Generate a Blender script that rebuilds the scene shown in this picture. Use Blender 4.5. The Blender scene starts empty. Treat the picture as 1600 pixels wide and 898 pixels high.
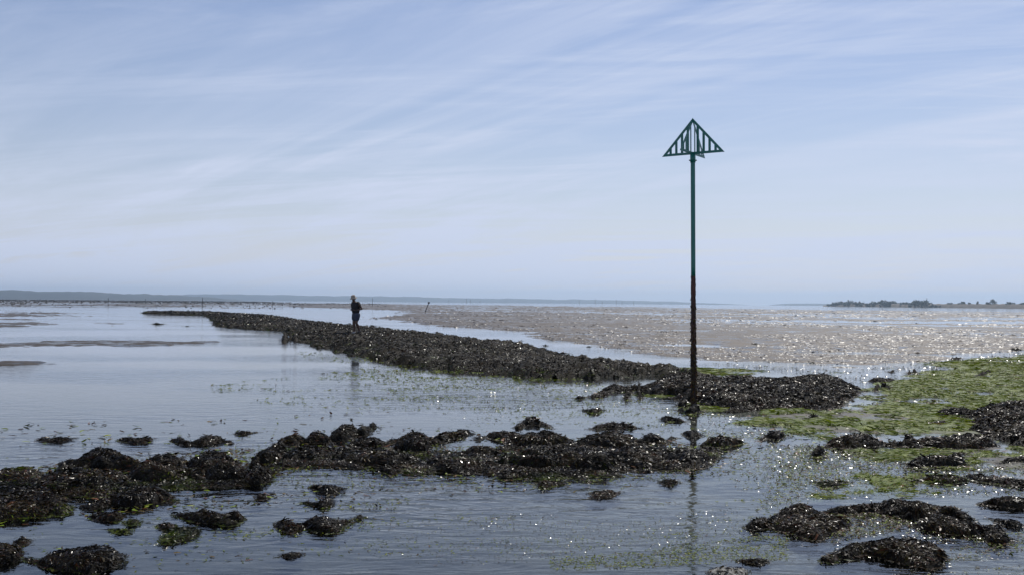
import bpy, bmesh, math, random
import numpy as np
from mathutils import Matrix, Vector

random.seed(7)
RNG = np.random.default_rng(11)
C = bpy.context.scene.collection
SC = bpy.context.scene
R = math.radians

# ------------------------------------------------------------------ camera
CAM_H, FPX, PITCH, ROLL = 1.7, 1570.0, R(0.86), R(0.5)
cam_d = bpy.data.cameras.new('camera'); cam = bpy.data.objects.new('camera', cam_d); C.objects.link(cam)
cam_d.sensor_width = 36.0; cam_d.lens = 36.0 * FPX / 1600.0
cam_d.clip_start = 0.1; cam_d.clip_end = 60000
CM = Matrix.Translation((0, 0, CAM_H)) @ Matrix.Rotation(math.pi/2 + PITCH, 4, 'X') @ Matrix.Rotation(ROLL, 4, 'Z')
cam.matrix_world = CM
SC.camera = cam

# ------------------------------------------------------------------ sky, sun, exposure
SUN_EL, SUN_AZ = R(46), R(25)           # azimuth clockwise from straight ahead (+Y)
SKY_STRENGTH, SUN_STRENGTH, EXPOSURE = 0.078, 3.4, 0.0
w = bpy.data.worlds.new("World"); SC.world = w; w.use_nodes = True
nt = w.node_tree; N = nt.nodes; L = nt.links
N.clear()
def nd(t, **k):
    n = N.new(t)
    for a, b in k.items(): setattr(n, a, b)
    return n
out = nd('ShaderNodeOutputWorld'); bg = nd('ShaderNodeBackground'); bg.inputs[1].default_value = SKY_STRENGTH
sky = nd('ShaderNodeTexSky', sky_type='NISHITA', sun_disc=False, sun_elevation=SUN_EL, sun_rotation=SUN_AZ,
         altitude=0, air_density=1.25, dust_density=0.15, ozone_density=2.2)
tc = nd('ShaderNodeTexCoord'); sep = nd('ShaderNodeSeparateXYZ'); L.new(tc.outputs['Generated'], sep.inputs[0])
def math_(op, a, b=None):
    n = nd('ShaderNodeMath', operation=op)
    for i, v in enumerate((a, b)):
        if v is None: continue
        if isinstance(v, (int, float)): n.inputs[i].default_value = v
        else: L.new(v, n.inputs[i])
    return n.outputs[0]
zz = math_('ADD', math_('MAXIMUM', sep.outputs['Z'], 0.0), 0.10)
cx = math_('DIVIDE', sep.outputs['X'], zz); cy = math_('DIVIDE', sep.outputs['Y'], zz)
cmb = nd('ShaderNodeCombineXYZ'); L.new(cx, cmb.inputs[0]); L.new(cy, cmb.inputs[1])
def cloud(rot, scale, nscale, detail, rough, dist, lo, hi, off=(0, 0, 0)):
    mp = nd('ShaderNodeMapping'); mp.inputs['Scale'].default_value = scale; mr_ = nd('ShaderNodeMapping'); mr_.inputs['Rotation'].default_value = (0, 0, rot)
    mp.inputs['Location'].default_value = off
    L.new(cmb.outputs[0], mr_.inputs[0]); L.new(mr_.outputs[0], mp.inputs[0])
    no = nd('ShaderNodeTexNoise'); no.inputs['Scale'].default_value = nscale; no.inputs['Detail'].default_value = detail
    no.inputs['Roughness'].default_value = rough; no.inputs['Distortion'].default_value = dist
    L.new(mp.outputs[0], no.inputs['Vector'])
    mr = nd('ShaderNodeMapRange', interpolation_type='SMOOTHSTEP'); mr.inputs[1].default_value = lo; mr.inputs[2].default_value = hi
    L.new(no.outputs['Fac'], mr.inputs[0]); return mr.outputs[0]
c1 = cloud(R(50), (0.34, 1.5, 1), 0.75, 9, 0.62, 1.3, 0.40, 0.66, (1.2, 0.4, 0))
c2 = cloud(R(12), (0.30, 1.3, 1), 1.6, 9, 0.66, 0.9, 0.40, 0.66, (3, 1, 0))
c3 = cloud(R(10), (1, 1, 1), 0.35, 2, 0.5, 0.2, 0.34, 0.66, (5.3, 2.2, 0))
veil = math_('ADD', math_('MULTIPLY', math_('ADD', math_('MULTIPLY', c1, 0.46), math_('MULTIPLY', c2, 0.44)),
                           math_('ADD', math_('MULTIPLY', c3, 0.6), 0.4)), 0.0)
low = math_('POWER', math_('SUBTRACT', 1.0, math_('MINIMUM', math_('MAXIMUM', sep.outputs['Z'], 0.0), 1.0)), 8.0)
fac = math_('MINIMUM', math_('ADD', math_('ADD', math_('MULTIPLY', veil, 1.08), 0.04), math_('MULTIPLY', low, 0.82)), 0.97)
mixc = nd('ShaderNodeMixRGB'); mixc.inputs['Color2'].default_value = (8.15, 9.0, 11.2, 1)
L.new(fac, mixc.inputs[0]); tn = nd('ShaderNodeMixRGB', blend_type='MULTIPLY'); tn.inputs[0].default_value = 1; tn.inputs['Color2'].default_value = (1.0, .93, 1.07, 1)
L.new(sky.outputs[0], tn.inputs['Color1']); L.new(tn.outputs[0], mixc.inputs['Color1'])
L.new(mixc.outputs[0], bg.inputs[0]); L.new(bg.outputs[0], out.inputs[0])

sd_ = bpy.data.lights.new('sun', 'SUN'); sun = bpy.data.objects.new('sun', sd_); C.objects.link(sun)
sd_.energy = SUN_STRENGTH; sd_.angle = R(0.53); sd_.color = (1.0, 0.95, 0.87)
S_DIR = Vector((math.sin(SUN_AZ)*math.cos(SUN_EL), math.cos(SUN_AZ)*math.cos(SUN_EL), math.sin(SUN_EL)))
sun.rotation_euler = S_DIR.to_track_quat('Z', 'Y').to_euler(); sun.location = (0, 0, 40)
vs = SC.view_settings; vs.view_transform = 'Standard'; vs.look = 'None'; vs.exposure = EXPOSURE; vs.gamma = 1
cy_ = SC.cycles
cy_.max_bounces = 8; cy_.diffuse_bounces = 2; cy_.glossy_bounces = 4; cy_.transmission_bounces = 3
cy_.transparent_max_bounces = 10; cy_.volume_bounces = 0
cy_.caustics_reflective = False; cy_.caustics_refractive = False
cy_.sample_clamp_indirect = 4; cy_.sample_clamp_direct = 0
cy_.use_denoising = True; cy_.use_adaptive_sampling = False
try: cy_.denoiser = 'OPENIMAGEDENOISE'; cy_.denoising_input_passes = 'RGB_ALBEDO_NORMAL'; cy_.denoising_prefilter = 'ACCURATE'
except Exception: pass

# ------------------------------------------------------------------ photo point -> point of the place
def ray(px, py):
    v = Vector(((px - 800)/FPX, (449 - py)/FPX, -1.0)); return (CM.to_3x3() @ v).normalized()
def gp(px, py, z=0.0):
    d = ray(px, py); dz = min(d.z, -0.0009); t = (z - CAM_H)/dz
    return np.array((d.x*t, d.y*t))
def hor(px): return 449 + FPX*math.tan(PITCH) + (px-800)*math.tan(ROLL)
def far(px, dist, z=0.0):
    d = ray(px, 470); k = dist/math.hypot(d.x, d.y); return Vector((d.x*k, d.y*k, z))

# ------------------------------------------------------------------ noise
def _h(ix, iy, s):
    n = (ix.astype(np.int64)*374761393 + iy.astype(np.int64)*668265263 + s*1442695041) & 0xffffffff
    n = ((n ^ (n >> 13))*1274126177) & 0xffffffff
    n = n ^ (n >> 16)
    return (n & 0xffffff)/float(0xffffff)
def vnoise(x, y, s=0):
    x0 = np.floor(x); y0 = np.floor(y); fx = x-x0; fy = y-y0
    ux = fx*fx*fx*(fx*(fx*6-15)+10); uy = fy*fy*fy*(fy*(fy*6-15)+10)
    a = _h(x0, y0, s); b = _h(x0+1, y0, s); c = _h(x0, y0+1, s); d = _h(x0+1, y0+1, s)
    return ((a*(1-ux)+b*ux)*(1-uy) + (c*(1-ux)+d*ux)*uy)*2-1
def fbm(x, y, s=0, o=4, g=.5, lac=2.03):
    r = np.zeros_like(x, dtype=float); a = 1.0; t = 0
    for i in range(o):
        ca, sa = math.cos(.6*i+.3), math.sin(.6*i+.3)
        r += a*vnoise(x*ca - y*sa, x*sa + y*ca, s+i*17); t += a; a *= g; x = x*lac+3.1; y = y*lac+1.7
    return r/t
def worley(x, y, s=0):
    x0 = np.floor(x); y0 = np.floor(y); m = np.full(x.shape, 9.0)
    for i in (-1, 0, 1):
        for j in (-1, 0, 1):
            px = x0+i+.15+.7*_h(x0+i, y0+j, s); py = y0+j+.15+.7*_h(x0+i, y0+j, s+7)
            m = np.minimum(m, (px-x)**2+(py-y)**2)
    return np.sqrt(m)
def sdist(x, y, P):
    P = np.asarray(P, float); n = len(P); d2 = np.full(x.shape, 1e18); ins = np.zeros(x.shape, bool)
    for i in range(n):
        ax, ay = P[i]; bx, by = P[(i+1) % n]; ex, ey = bx-ax, by-ay
        wx, wy = x-ax, y-ay; t = np.clip((wx*ex+wy*ey)/max(ex*ex+ey*ey, 1e-12), 0, 1)
        d2 = np.minimum(d2, (wx-ex*t)**2+(wy-ey*t)**2)
        c = ((ay > y) != (by > y)) & (x < ex*(y-ay)/(ey if abs(ey) > 1e-12 else 1e-12)+ax)
        ins ^= c
    d = np.sqrt(d2); return np.where(ins, d, -d)
def sm(a, b, x):
    t = np.clip((x-a)/(b-a), 0, 1); return t*t*(3-2*t)

# ------------------------------------------------------------------ object helpers
def tag(o, label=None, cat=None, group=None, kind=None):
    for k, v in (('label', label), ('category', cat), ('group', group), ('kind', kind)):
        if v: o[k] = v
    return o
def empty(name, loc, rz=0):
    o = bpy.data.objects.new(name, None); C.objects.link(o); o.location = loc; o.rotation_euler = (0, 0, rz)
    o.empty_display_size = .2; return o
def npmesh(name, V, F, mat, parent=None, col=None, smooth=True, uni=None):
    """V (n,3) float, F (m,k) int with one k"""
    V = np.ascontiguousarray(V, np.float32); F = np.ascontiguousarray(F, np.int32); k = F.shape[1]
    me = bpy.data.meshes.new(name); me.vertices.add(len(V)); me.vertices.foreach_set('co', V.ravel())
    me.loops.add(F.size); me.loops.foreach_set('vertex_index', F.ravel())
    me.polygons.add(len(F)); me.polygons.foreach_set('loop_start', np.arange(0, F.size, k, dtype=np.int32))
    me.polygons.foreach_set('use_smooth', np.full(len(F), smooth))
    me.update(calc_edges=True)
    if col is not None:
        a = me.color_attributes.new('tint', 'FLOAT_COLOR', 'POINT')
        c = np.ones((len(V), 4), np.float32); c[:, :col.shape[1]] = col; a.data.foreach_set('color', c.ravel())
    me.materials.append(mat); o = bpy.data.objects.new(name, me); C.objects.link(o)
    if parent: o.parent = parent
    return o
def bmobj(name, bm, mat, parent=None, smooth=False):
    me = bpy.data.meshes.new(name); bm.to_mesh(me); bm.free(); me.materials.append(mat)
    if smooth:
        for p in me.polygons: p.use_smooth = True
    o = bpy.data.objects.new(name, me); C.objects.link(o)
    if parent: o.parent = parent
    return o
def gridfaces(keep):
    """quads of an (r,c) vertex grid where all four corners are kept; returns F over compressed vertices and the index map"""
    idx = -np.ones(keep.shape, np.int64); q = keep[:-1, :-1] | keep[1:, :-1] | keep[:-1, 1:] | keep[1:, 1:]
    use = np.zeros(keep.shape, bool); use[:-1, :-1] |= q; use[1:, :-1] |= q; use[:-1, 1:] |= q; use[1:, 1:] |= q
    idx[use] = np.arange(use.sum())
    F = np.stack([idx[:-1, :-1][q], idx[:-1, 1:][q], idx[1:, 1:][q], idx[1:, :-1][q]], 1)
    return use, F

# ------------------------------------------------------------------ materials
class Mat:
    def __init__(s, name):
        s.m = bpy.data.materials.new(name); s.m.use_nodes = True; s.t = s.m.node_tree; s.t.nodes.clear()
        s.o = s.n('ShaderNodeOutputMaterial')
    def n(s, t, **k):
        x = s.t.nodes.new(t)
        for a, b in k.items(): setattr(x, a, b)
        return x
    def l(s, a, b): s.t.links.new(a, b)
    def bsdf(s, **k):
        b = s.n('ShaderNodeBsdfPrincipled')
        for a, v in k.items():
            i = b.inputs[a.replace('_', ' ')]
            if hasattr(v, 'node'): s.l(v, i)
            else: i.default_value = (*v, 1) if isinstance(v, tuple) and len(v) == 3 else v
        return b
    def coord(s, scale=(1, 1, 1), rot=0, obj=False):
        m = s.n('ShaderNodeMapping'); m.inputs['Scale'].default_value = scale; m.inputs['Rotation'].default_value = (0, 0, rot)
        if obj:
            c = s.n('ShaderNodeTexCoord'); s.l(c.outputs['Object'], m.inputs[0])
        else:
            c = s.n('ShaderNodeNewGeometry'); s.l(c.outputs['Position'], m.inputs[0])
        return m.outputs[0]
    def noise(s, vec, scale, detail=4, rough=.5, dist=0):
        x = s.n('ShaderNodeTexNoise'); x.inputs['Scale'].default_value = scale; x.inputs['Detail'].default_value = detail
        x.inputs['Roughness'].default_value = rough; x.inputs['Distortion'].default_value = dist
        if vec is not None: s.l(vec, x.inputs['Vector'])
        return x.outputs['Fac']
    def rng(s, v, a, b, c, d, smooth=False):
        x = s.n('ShaderNodeMapRange'); x.interpolation_type = 'SMOOTHSTEP' if smooth else 'LINEAR'
        for i, q in enumerate((a, b, c, d)): x.inputs[i+1].default_value = q
        s.l(v, x.inputs[0]); return x.outputs[0]
    def mixc(s, f, a, b):
        x = s.n('ShaderNodeMixRGB')
        for i, v in enumerate((f, a, b)):
            if hasattr(v, 'node'): s.l(v, x.inputs[i])
            elif i == 0: x.inputs[0].default_value = v
            else: x.inputs[i].default_value = (*v, 1)
        return x.outputs[0]
    def math(s, op, a, b=0.0):
        x = s.n('ShaderNodeMath', operation=op)
        for i, v in enumerate((a, b)):
            if hasattr(v, 'node'): s.l(v, x.inputs[i])
            else: x.inputs[i].default_value = v
        return x.outputs[0]
    def bump(s, h, strength, dist):
        x = s.n('ShaderNodeBump'); x.inputs['Distance'].default_value = dist
        if hasattr(strength, 'node'): s.l(strength, x.inputs['Strength'])
        else: x.inputs['Strength'].default_value = strength
        s.l(h, x.inputs['Height']); return x.outputs[0]
    def attr(s, name):
        a = s.n('ShaderNodeAttribute'); a.attribute_name = name; return a
    def end(s, sh): s.l(sh.outputs[0] if not hasattr(sh, 'node') else sh, s.o.inputs[0]); return s.m

def plain(name, col, rough=.6, var=.25, scale=20, metal=0.0, spec=.5):
    m = Mat(name); f = m.noise(m.coord(obj=True), scale, 4)
    c = m.mixc(m.rng(f, .3, .7, 0, 1), tuple(v*(1-var) for v in col), tuple(min(1, v*(1+var)) for v in col))
    return m.end(m.bsdf(Base_Color=c, Roughness=rough, Metallic=metal, Specular_IOR_Level=spec))

# wrack (bladder seaweed): colour per frond, wet gloss
m = Mat('wrack'); a = m.attr('tint'); f = m.noise(m.coord(), 34, 2)
b = m.bsdf(Base_Color=a.outputs['Color'], Roughness=m.rng(f, .34, .66, .24, .65), Specular_IOR_Level=m.rng(f, .36, .52, .24, .06))
M_WRACK = m.end(b)
# green algae: slightly translucent
m = Mat('green_algae'); a = m.attr('tint')
b = m.bsdf(Base_Color=a.outputs['Color'], Roughness=.5, Specular_IOR_Level=.1)
tr = m.n('ShaderNodeBsdfTranslucent'); m.l(a.outputs['Color'], tr.inputs[0])
mx = m.n('ShaderNodeMixShader'); mx.inputs[0].default_value = .3; m.l(b.outputs[0], mx.inputs[1]); m.l(tr.outputs[0], mx.inputs[2])
M_ALGAE = m.end(mx)
m = Mat('glint_fleck'); a = m.attr('tint')  # glossy surface of the flecks added as sun glints
M_GLINT = m.end(m.bsdf(Base_Color=a.outputs['Color'], Roughness=.24, Specular_IOR_Level=.5))
# algae film lying on mud
m = Mat('algae_mat'); v = m.coord(); f = m.noise(v, 2.2, 6, .65); g = m.noise(v, 16, 4, .6)
c = m.mixc(m.rng(f, .35, .65, 0, 1, True), (.09, .135, .006), (.18, .225, .02))
c = m.mixc(m.rng(g, .5, .75, 0, .7), c, (.03, .03, .02))
M_MAT = m.end(m.bsdf(Base_Color=c, Specular_IOR_Level=.12, Roughness=m.rng(g, .3, .7, .3, .6), Normal=m.bump(m.noise(v, 9, 8, .7), .9, .05)))
# rock under the weed
m = Mat('dark_rock'); v = m.coord(); f = m.noise(v, 7, 6, .6)
c = m.mixc(m.rng(f, .35, .7, 0, 1), (.008, .007, .005), (.026, .021, .013))
M_ROCK = m.end(m.bsdf(Base_Color=c, Roughness=.75, Specular_IOR_Level=.12, Normal=m.bump(m.noise(v, 22, 6, .7), .8, .04)))
m = Mat('barnacled_rock'); v = m.coord(); f = m.noise(v, 30, 5, .7)
c = m.mixc(m.rng(f, .45, .6, 0, 1), (.05, .05, .035), (.34, .33, .29))
M_BARN = m.end(m.bsdf(Base_Color=c, Roughness=.6, Normal=m.bump(f, .8, .03)))
# mud and sand bed
m = Mat('wet_sand'); v = m.coord(); a = m.attr('tint')
f1 = m.noise(v, .12, 5, .6); f2 = m.noise(v, 1.1, 6, .65); f3 = m.noise(v, 9, 6, .7)
sand = m.mixc(m.rng(f1, .35, .65, 0, 1, True), (.062, .042, .026), (.092, .065, .042))
sand = m.mixc(m.rng(f2, .4, .7, 0, .6), sand, (.038, .028, .021))
mud = m.mixc(m.rng(f2, .35, .65, 0, 1), (.022, .022, .020), (.046, .042, .034))
sp = m.n('ShaderNodeSeparateColor'); m.l(a.outputs['Color'], sp.inputs[0])
c = m.mixc(sp.outputs[0], mud, sand)
c = m.mixc(sp.outputs[1], c, (.07, .095, .02))
rip = m.noise(m.coord((1.0, 3.2, 1), R(9)), 2.2, 3, .5, .6)
hgt = m.math('ADD', m.math('MULTIPLY', rip, .5), m.math('MULTIPLY', f3, .25))
film = m.rng(m.noise(m.coord((.8, 1.25, 1), R(6)), 1.15, 7, .68, .3), .50, .56, 0, 1, True)   # shallow wet film between the sand ripples
film = m.math('MULTIPLY', film, m.rng(m.noise(m.coord((.5, 1, 1)), .07, 3, .5), .38, .62, .25, 1.0))
b = m.bsdf(Base_Color=c, Roughness=.62, Specular_IOR_Level=.25, Normal=m.bump(hgt, .8, .12))
b2 = m.bsdf(Base_Color=m.mixc(.55, c, (.02, .02, .018)), Roughness=.13, Specular_IOR_Level=.5, Normal=m.bump(m.noise(v, 3.5, 4, .6), .5, .06))
mx = m.n('ShaderNodeMixShader'); m.l(film, mx.inputs[0]); m.l(b.outputs[0], mx.inputs[1]); m.l(b2.outputs[0], mx.inputs[2])
M_SAND = m.end(mx)
m = Mat('sparkle_lump'); f = m.noise(m.coord(), 5, 3)  # wet sand tone for the lumps added to make the flat sparkle
M_SPARKLE = m.end(m.bsdf(Base_Color=m.mixc(m.rng(f, .3, .7, 0, 1), (.028, .021, .015), (.075, .057, .042)), Roughness=.46, Specular_IOR_Level=.45))
# water
m = Mat('water')
gmask = m.rng(m.noise(m.coord((.5, 1.0, 1), R(-8)), .16, 3, .5), .40, .62, .10, 1.0, True)
r1 = m.noise(m.coord((1.0, 2.6, 1), R(-9)), 2.0, 3, .55, .5)
r2 = m.noise(m.coord((.7, 1.3, 1), R(14)), 5.5, 2, .5, .2)
r3 = m.noise(m.coord((.5, 1.0, 1), R(-6)), .55, 2, .5, .2)
hh = m.math('ADD', m.math('ADD', m.math('MULTIPLY', r1, .7), m.math('MULTIPLY', r2, .16)), m.math('MULTIPLY', r3, .5))
nrm = m.bump(hh, gmask, .029)
gl = m.n('ShaderNodeBsdfGlossy'); gl.inputs['Roughness'].default_value = .05; gl.inputs['Color'].default_value = (.97, .98, 1, 1); m.l(nrm, gl.inputs['Normal'])
tp = m.n('ShaderNodeBsdfTransparent'); tp.inputs[0].default_value = (.80, .86, .84, 1)
fr = m.n('ShaderNodeFresnel'); fr.inputs[0].default_value = 1.34; m.l(nrm, fr.inputs['Normal'])
mx = m.n('ShaderNodeMixShader'); m.l(fr.outputs[0], mx.inputs[0]); m.l(tp.outputs[0], mx.inputs[1]); m.l(gl.outputs[0], mx.inputs[2])
M_WATER = m.end(mx)
# hills far off
m = Mat('wooded_hill'); f = m.noise(m.coord(), .012, 6, .6)
M_HILL = m.end(m.bsdf(Base_Color=m.mixc(m.rng(f, .4, .6, 0, 1), (.020, .026, .026), (.035, .042, .036)), Roughness=.9))
M_LAND = plain('embankment', (.11, .085, .06), .9, .4, .15)
M_LEAF = plain('tree_leaf', (.040, .052, .026), .7, .4, .3)
M_BARK = plain('bark', (.05, .04, .03), .9)
M_WOOD = plain('weathered_stake', (.035, .03, .026), .85)
# beacon
m = Mat('green_paint'); v = m.coord(obj=True); f = m.noise(m.coord((1, 1, .25), 0, True), 12, 5, .6); g = m.noise(v, 60, 3)
c = m.mixc(m.rng(f, .4, .7, 0, .6), (.004, .140, .112), (.006, .090, .074))
c = m.mixc(m.rng(g, .66, .74, 0, .6), c, (.06, .035, .02))
M_GREEN = m.end(m.bsdf(Base_Color=c, Roughness=m.rng(f, .3, .7, .3, .5), Normal=m.bump(g, .15, .002)))
m = Mat('fouled_pole'); v = m.coord(obj=True); f = m.noise(v, 22, 5, .65); g = m.noise(m.coord((1, 1, .3), 0, True), 6, 4)
c = m.mixc(m.rng(g, .4, .62, 0, 1), (.013, .010, .008), (.085, .026, .018))
c = m.mixc(m.rng(f, .6, .72, 0, .5), c, (.03, .045, .02))
M_FOUL = m.end(m.bsdf(Base_Color=c, Roughness=.65, Normal=m.bump(f, 1, .02)))
M_STEEL = plain('bolt_steel', (.05, .07, .07), .45, .3, 30, .6)
M_SKIN = plain('skin', (.11, .06, .042), .55, .08)
M_SHIRT = plain('dark_shirt', (.018, .015, .017), .9)
M_SHORTS = plain('navy_shorts', (.045, .055, .085), .9)
M_HAT = plain('beige_hat', (.36, .30, .23), .9)
M_SHOE = plain('pale_shoe', (.55, .55, .55), .7)
M_SHOED = plain('dark_shoe', (.03, .03, .03), .7)
M_EYE = plain('eye', (.03, .02, .02), .3)
M_HAIR = plain('grey_hair', (.15, .14, .13), .8)
M_DEV = plain('dark_plastic', (.02, .02, .022), .4)

# ------------------------------------------------------------------ terrain
def PG(pts): return np.array([gp(*p) for p in pts])
FLAT_R = PG([(556,494),(640,503),(700,513),(800,518),(860,537),(1000,555),(1060,564),(1200,571),(1330,576),(1420,572),(1600,548),(1900,524),(1990,492),(1600,486.5),(1200,482.4),(1000,479),(800,476.6),(600,474.5),(480,473.5),(470,478),(560,482),(640,486)])
FLAT_L = PG([(-420,466),(0,467.3),(200,468.6),(400,470.2),(480,473.5),(600,474.5),(620,479),(520,482.5),(330,481.5),(150,480.5),(-100,479.5),(-420,478)])
BROWN = PG([(585,491),(640,489),(800,488.5),(960,491),(1000,497),(1060,508),(1000,520),(1040,534),(1000,545),(900,532),(830,520),(770,515),(690,508),(620,499)])
BROWN2 = PG([(1000,518),(1180,521),(1380,531),(1600,528),(1760,522),(1760,541),(1600,545),(1430,551),(1280,552),(1180,545),(1080,535)])
BROWN3 = PG([(1210,556),(1300,551),(1420,549),(1480,553),(1400,558),(1310,564),(1220,563)])
BARS = [PG(p) for p in ([(-200,494),(0,488.5),(10,486.6),(70,486.3),(120,488.3),(150,487.3),(158,488.4),(90,490.5),(135,493.5),(110,494.6),(-40,494.8),(-200,497)],
    [(-200,497.5),(0,497),(100,498.2),(60,499.5),(0,499.6),(-200,502)],
    [(-200,505),(0,503),(60,502.2),(120,504.0),(135,507),(80,506.6),(70,510),(0,511),(-200,516)],
    [(137,503.5),(150,502.4),(205,503.6),(208,506.5),(180,508.6),(150,506.5)],
    [(-200,540),(0,535),(90,532),(160,531),(230,531),(330,533.5),(300,536.5),(230,540),(150,541),(60,543),(0,542),(-200,550)],
    [(-200,566),(0,563),(60,562.6),(75,565.5),(140,567.5),(100,569),(30,568.5),(0,570),(-200,578)])]
PUD = [PG(p) for p in ([(548,505),(600,504),(660,509),(760,513.5),(806,519.5),(770,523),(700,522),(640,515),(580,510)],
    [(806,535),(850,535.5),(920,541),(990,551),(1062,561),(1180,571.5),(1110,580),(1040,572),(960,566),(900,557)],
    [(1150,571),(1250,571),(1340,575),(1440,569),(1500,561),(1600,553),(1740,546),(1740,560),(1600,566),(1500,578),(1400,584),(1280,584),(1180,580)],
    [(1322,582),(1352,590),(1350,604),(1335,616),(1318,612)])]
FLAT_G = PG([(1110,640),(1180,634),(1330,632),(1345,612),(1400,585),(1480,568),(1600,556),(1900,545),(1900,780),(1620,770),(1540,752),(1490,772),(1330,775),(1250,760),(1330,745),(1400,735),(1380,722),(1290,700),(1230,690),(1160,664)])
def terrain(x, y):
    r = np.hypot(x, y); z = -0.085 + .02*fbm(x*.25, y*.25, 3, 4) - .02*sm(8, 5, r)
    sand = np.zeros_like(x); grn = np.zeros_like(x)
    n_big = fbm(x*.07, y*.045, 21, 5, .55); n_mid = fbm(x*.5, y*.6, 22, 4, .55); n_rip = fbm(x*.55+.2*n_mid, y*3.0, 23, 3, .5)
    jag = (.6*n_mid+.5*n_big)
    d = sdist(x, y, FLAT_R); k = np.clip(r*.035, .35, 22)
    wgt = sm(-k, k, d+jag*k*1.2)
    z += wgt*(.085 + .010 + .030*n_big + .058*fbm(x*.035, y*.17, 27, 4, .55) + .026*n_mid + .040*n_rip); sand = np.maximum(sand, wgt)
    for P in (BROWN, BROWN2, BROWN3):
        d = sdist(x, y, P); k = np.clip(r*.03, .4, 10); z += .024*sm(-k, k*1.5, d+jag*k*1.6)*1.3
    d = sdist(x, y, FLAT_L); wl = sm(-25, 25, d+jag*20); z += wl*(.085+.004+.03*n_big+.02*n_mid); sand = np.maximum(sand, wl*.6)
    for P in BARS:
        d = sdist(x, y, P); k = np.clip(r*.022, .4, 6); b = sm(-k, k, d+(jag*1.3+.9*fbm(x*.9, y*.5, 41, 4, .6))*k); z += b*(.085+.015+.022*n_mid+.050*n_rip+.006*n_big); sand = np.maximum(sand, b*.55)
    for P in PUD:
        d = sdist(x, y, P); k = np.clip(r*.03, .3, 12); z -= .06*sm(-k*.6, k, d+jag*k)
    d = sdist(x, y, FLAT_G); wg = sm(-.6, .8, d + .7*n_mid + .5*n_big); z += wg*(.088+.018*n_mid+.02*fbm(x*1.7, y*1.7, 31, 4)+.01*n_big)
    sand = np.maximum(sand, wg*.25); grn = wg*sm(-.1, .35, n_mid+.4*n_big+.1)*.8
    z -= .5*sm(900, 1600, r)
    return z, sand, grn

rows = []
q = np.linspace(0, 1, 900)
inv = (1/4.2)**.62*(1-q) + (1/1500.)**.62*q
D = 1/(inv**(1/.62))
D = np.concatenate([[1.2, 2.2, 3.2], D, [2000, 3200, 6000, 11000]])
A = np.concatenate([np.linspace(-1.15, -.62, 60, endpoint=False), np.linspace(-.62, .62, 1240), np.linspace(.62, 1.15, 61)[1:]])
AP = 2.0
X = (D[:, None]+AP)*np.sin(A)[None]; Y = (D[:, None]+AP)*np.cos(A)[None]-AP
zt, sa, gr = terrain(X, Y)
Fi = np.arange(X.size).reshape(X.shape)
F = np.stack([Fi[:-1, :-1].ravel(), Fi[:-1, 1:].ravel(), Fi[1:, 1:].ravel(), Fi[1:, :-1].ravel()], 1)
g = npmesh('mudflat', np.stack([X.ravel(), Y.ravel(), zt.ravel()], 1), F, M_SAND, col=np.stack([sa.ravel(), gr.ravel(), 0*sa.ravel()], 1))
tag(g, kind='structure')
WA = np.linspace(-1.15, 1.15, 60); WD = np.array([1.2, 6, 20, 80, 400, 2000, 11000.])
X = (WD[:, None]+AP)*np.sin(WA)[None]; Y = (WD[:, None]+AP)*np.cos(WA)[None]-AP
Fi = np.arange(X.size).reshape(X.shape)
F = np.stack([Fi[:-1, :-1].ravel(), Fi[:-1, 1:].ravel(), Fi[1:, 1:].ravel(), Fi[1:, :-1].ravel()], 1)
tag(npmesh('water', np.stack([X.ravel(), Y.ravel(), 0*X.ravel()], 1), F, M_WATER), kind='structure')

# hills beyond the water
def hill(name, dist, depth, prof, bump, seed, step=14):
    xs = np.arange(prof[0][0], prof[-1][0], step*FPX/dist); hp = np.interp(xs, [p[0] for p in prof], [p[1] for p in prof])
    rows_ = [0, .06, .2, .5, 1.0]; shape = [-.02, .55, 1.0, .9, -.1]
    V = []
    for j, (t, s) in enumerate(zip(rows_, shape)):
        for i, px in enumerate(xs):
            p = far(px, dist+t*depth)
            h = max(0, hp[i])*dist/FPX*(1+t*depth/dist if s > 0 else 1)
            nb = float(fbm(np.array([i*.23+j*9.]), np.array([j*3.3]), seed, 4, .6)[0])
            V.append((p.x, p.y, h*s*(1+.10*nb) + (bump*(nb+.4)*min(1, h/12) if 0 < s else -1)))
    n = len(xs); F = [(j*n+i, j*n+i+1, (j+1)*n+i+1, (j+1)*n+i) for j in range(len(rows_)-1) for i in range(n-1)]
    return tag(npmesh(name, np.array(V), np.array(F), M_HILL), kind='structure')
hill('hills', 4300, 1400, [(-420,13.6),(-100,12.4),(0,11.4),(60,11),(150,9.4),(220,7.6),(280,6.2),(330,4.2),(365,1.5),(385,0)], 5, 5)
hill('hills', 7600, 1700, [(240,6),(300,8.4),(400,9),(480,8.4),(560,8.2),(640,8.0),(700,7),(780,6.4),(880,6.2),(960,5),(1040,4.2),(1100,2.4),(1150,1.0),(1170,0)], 3, 9, 22)
hill('hills', 7000, 900, [(1200,0),(1222,2.5),(1260,3.2),(1300,3),(1350,1),(1360,0)], 1, 12, 22)

# the air
hb = bmesh.new(); bmesh.ops.create_cube(hb, size=1)
mh = bpy.data.materials.new('sea_haze'); mh.use_nodes = True; mh.node_tree.nodes.clear()
pv = mh.node_tree.nodes.new('ShaderNodeVolumePrincipled'); mo = mh.node_tree.nodes.new('ShaderNodeOutputMaterial')
pv.inputs['Color'].default_value = (.62, .80, 1.0, 1); pv.inputs['Density'].default_value = .00014; pv.inputs['Anisotropy'].default_value = .45
mh.node_tree.links.new(pv.outputs[0], mo.inputs['Volume'])
hz = bmobj('haze', hb, mh); hz.scale = (21000, 19400, 103); hz.location = (0, 0, 50); tag(hz, kind='stuff')

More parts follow.
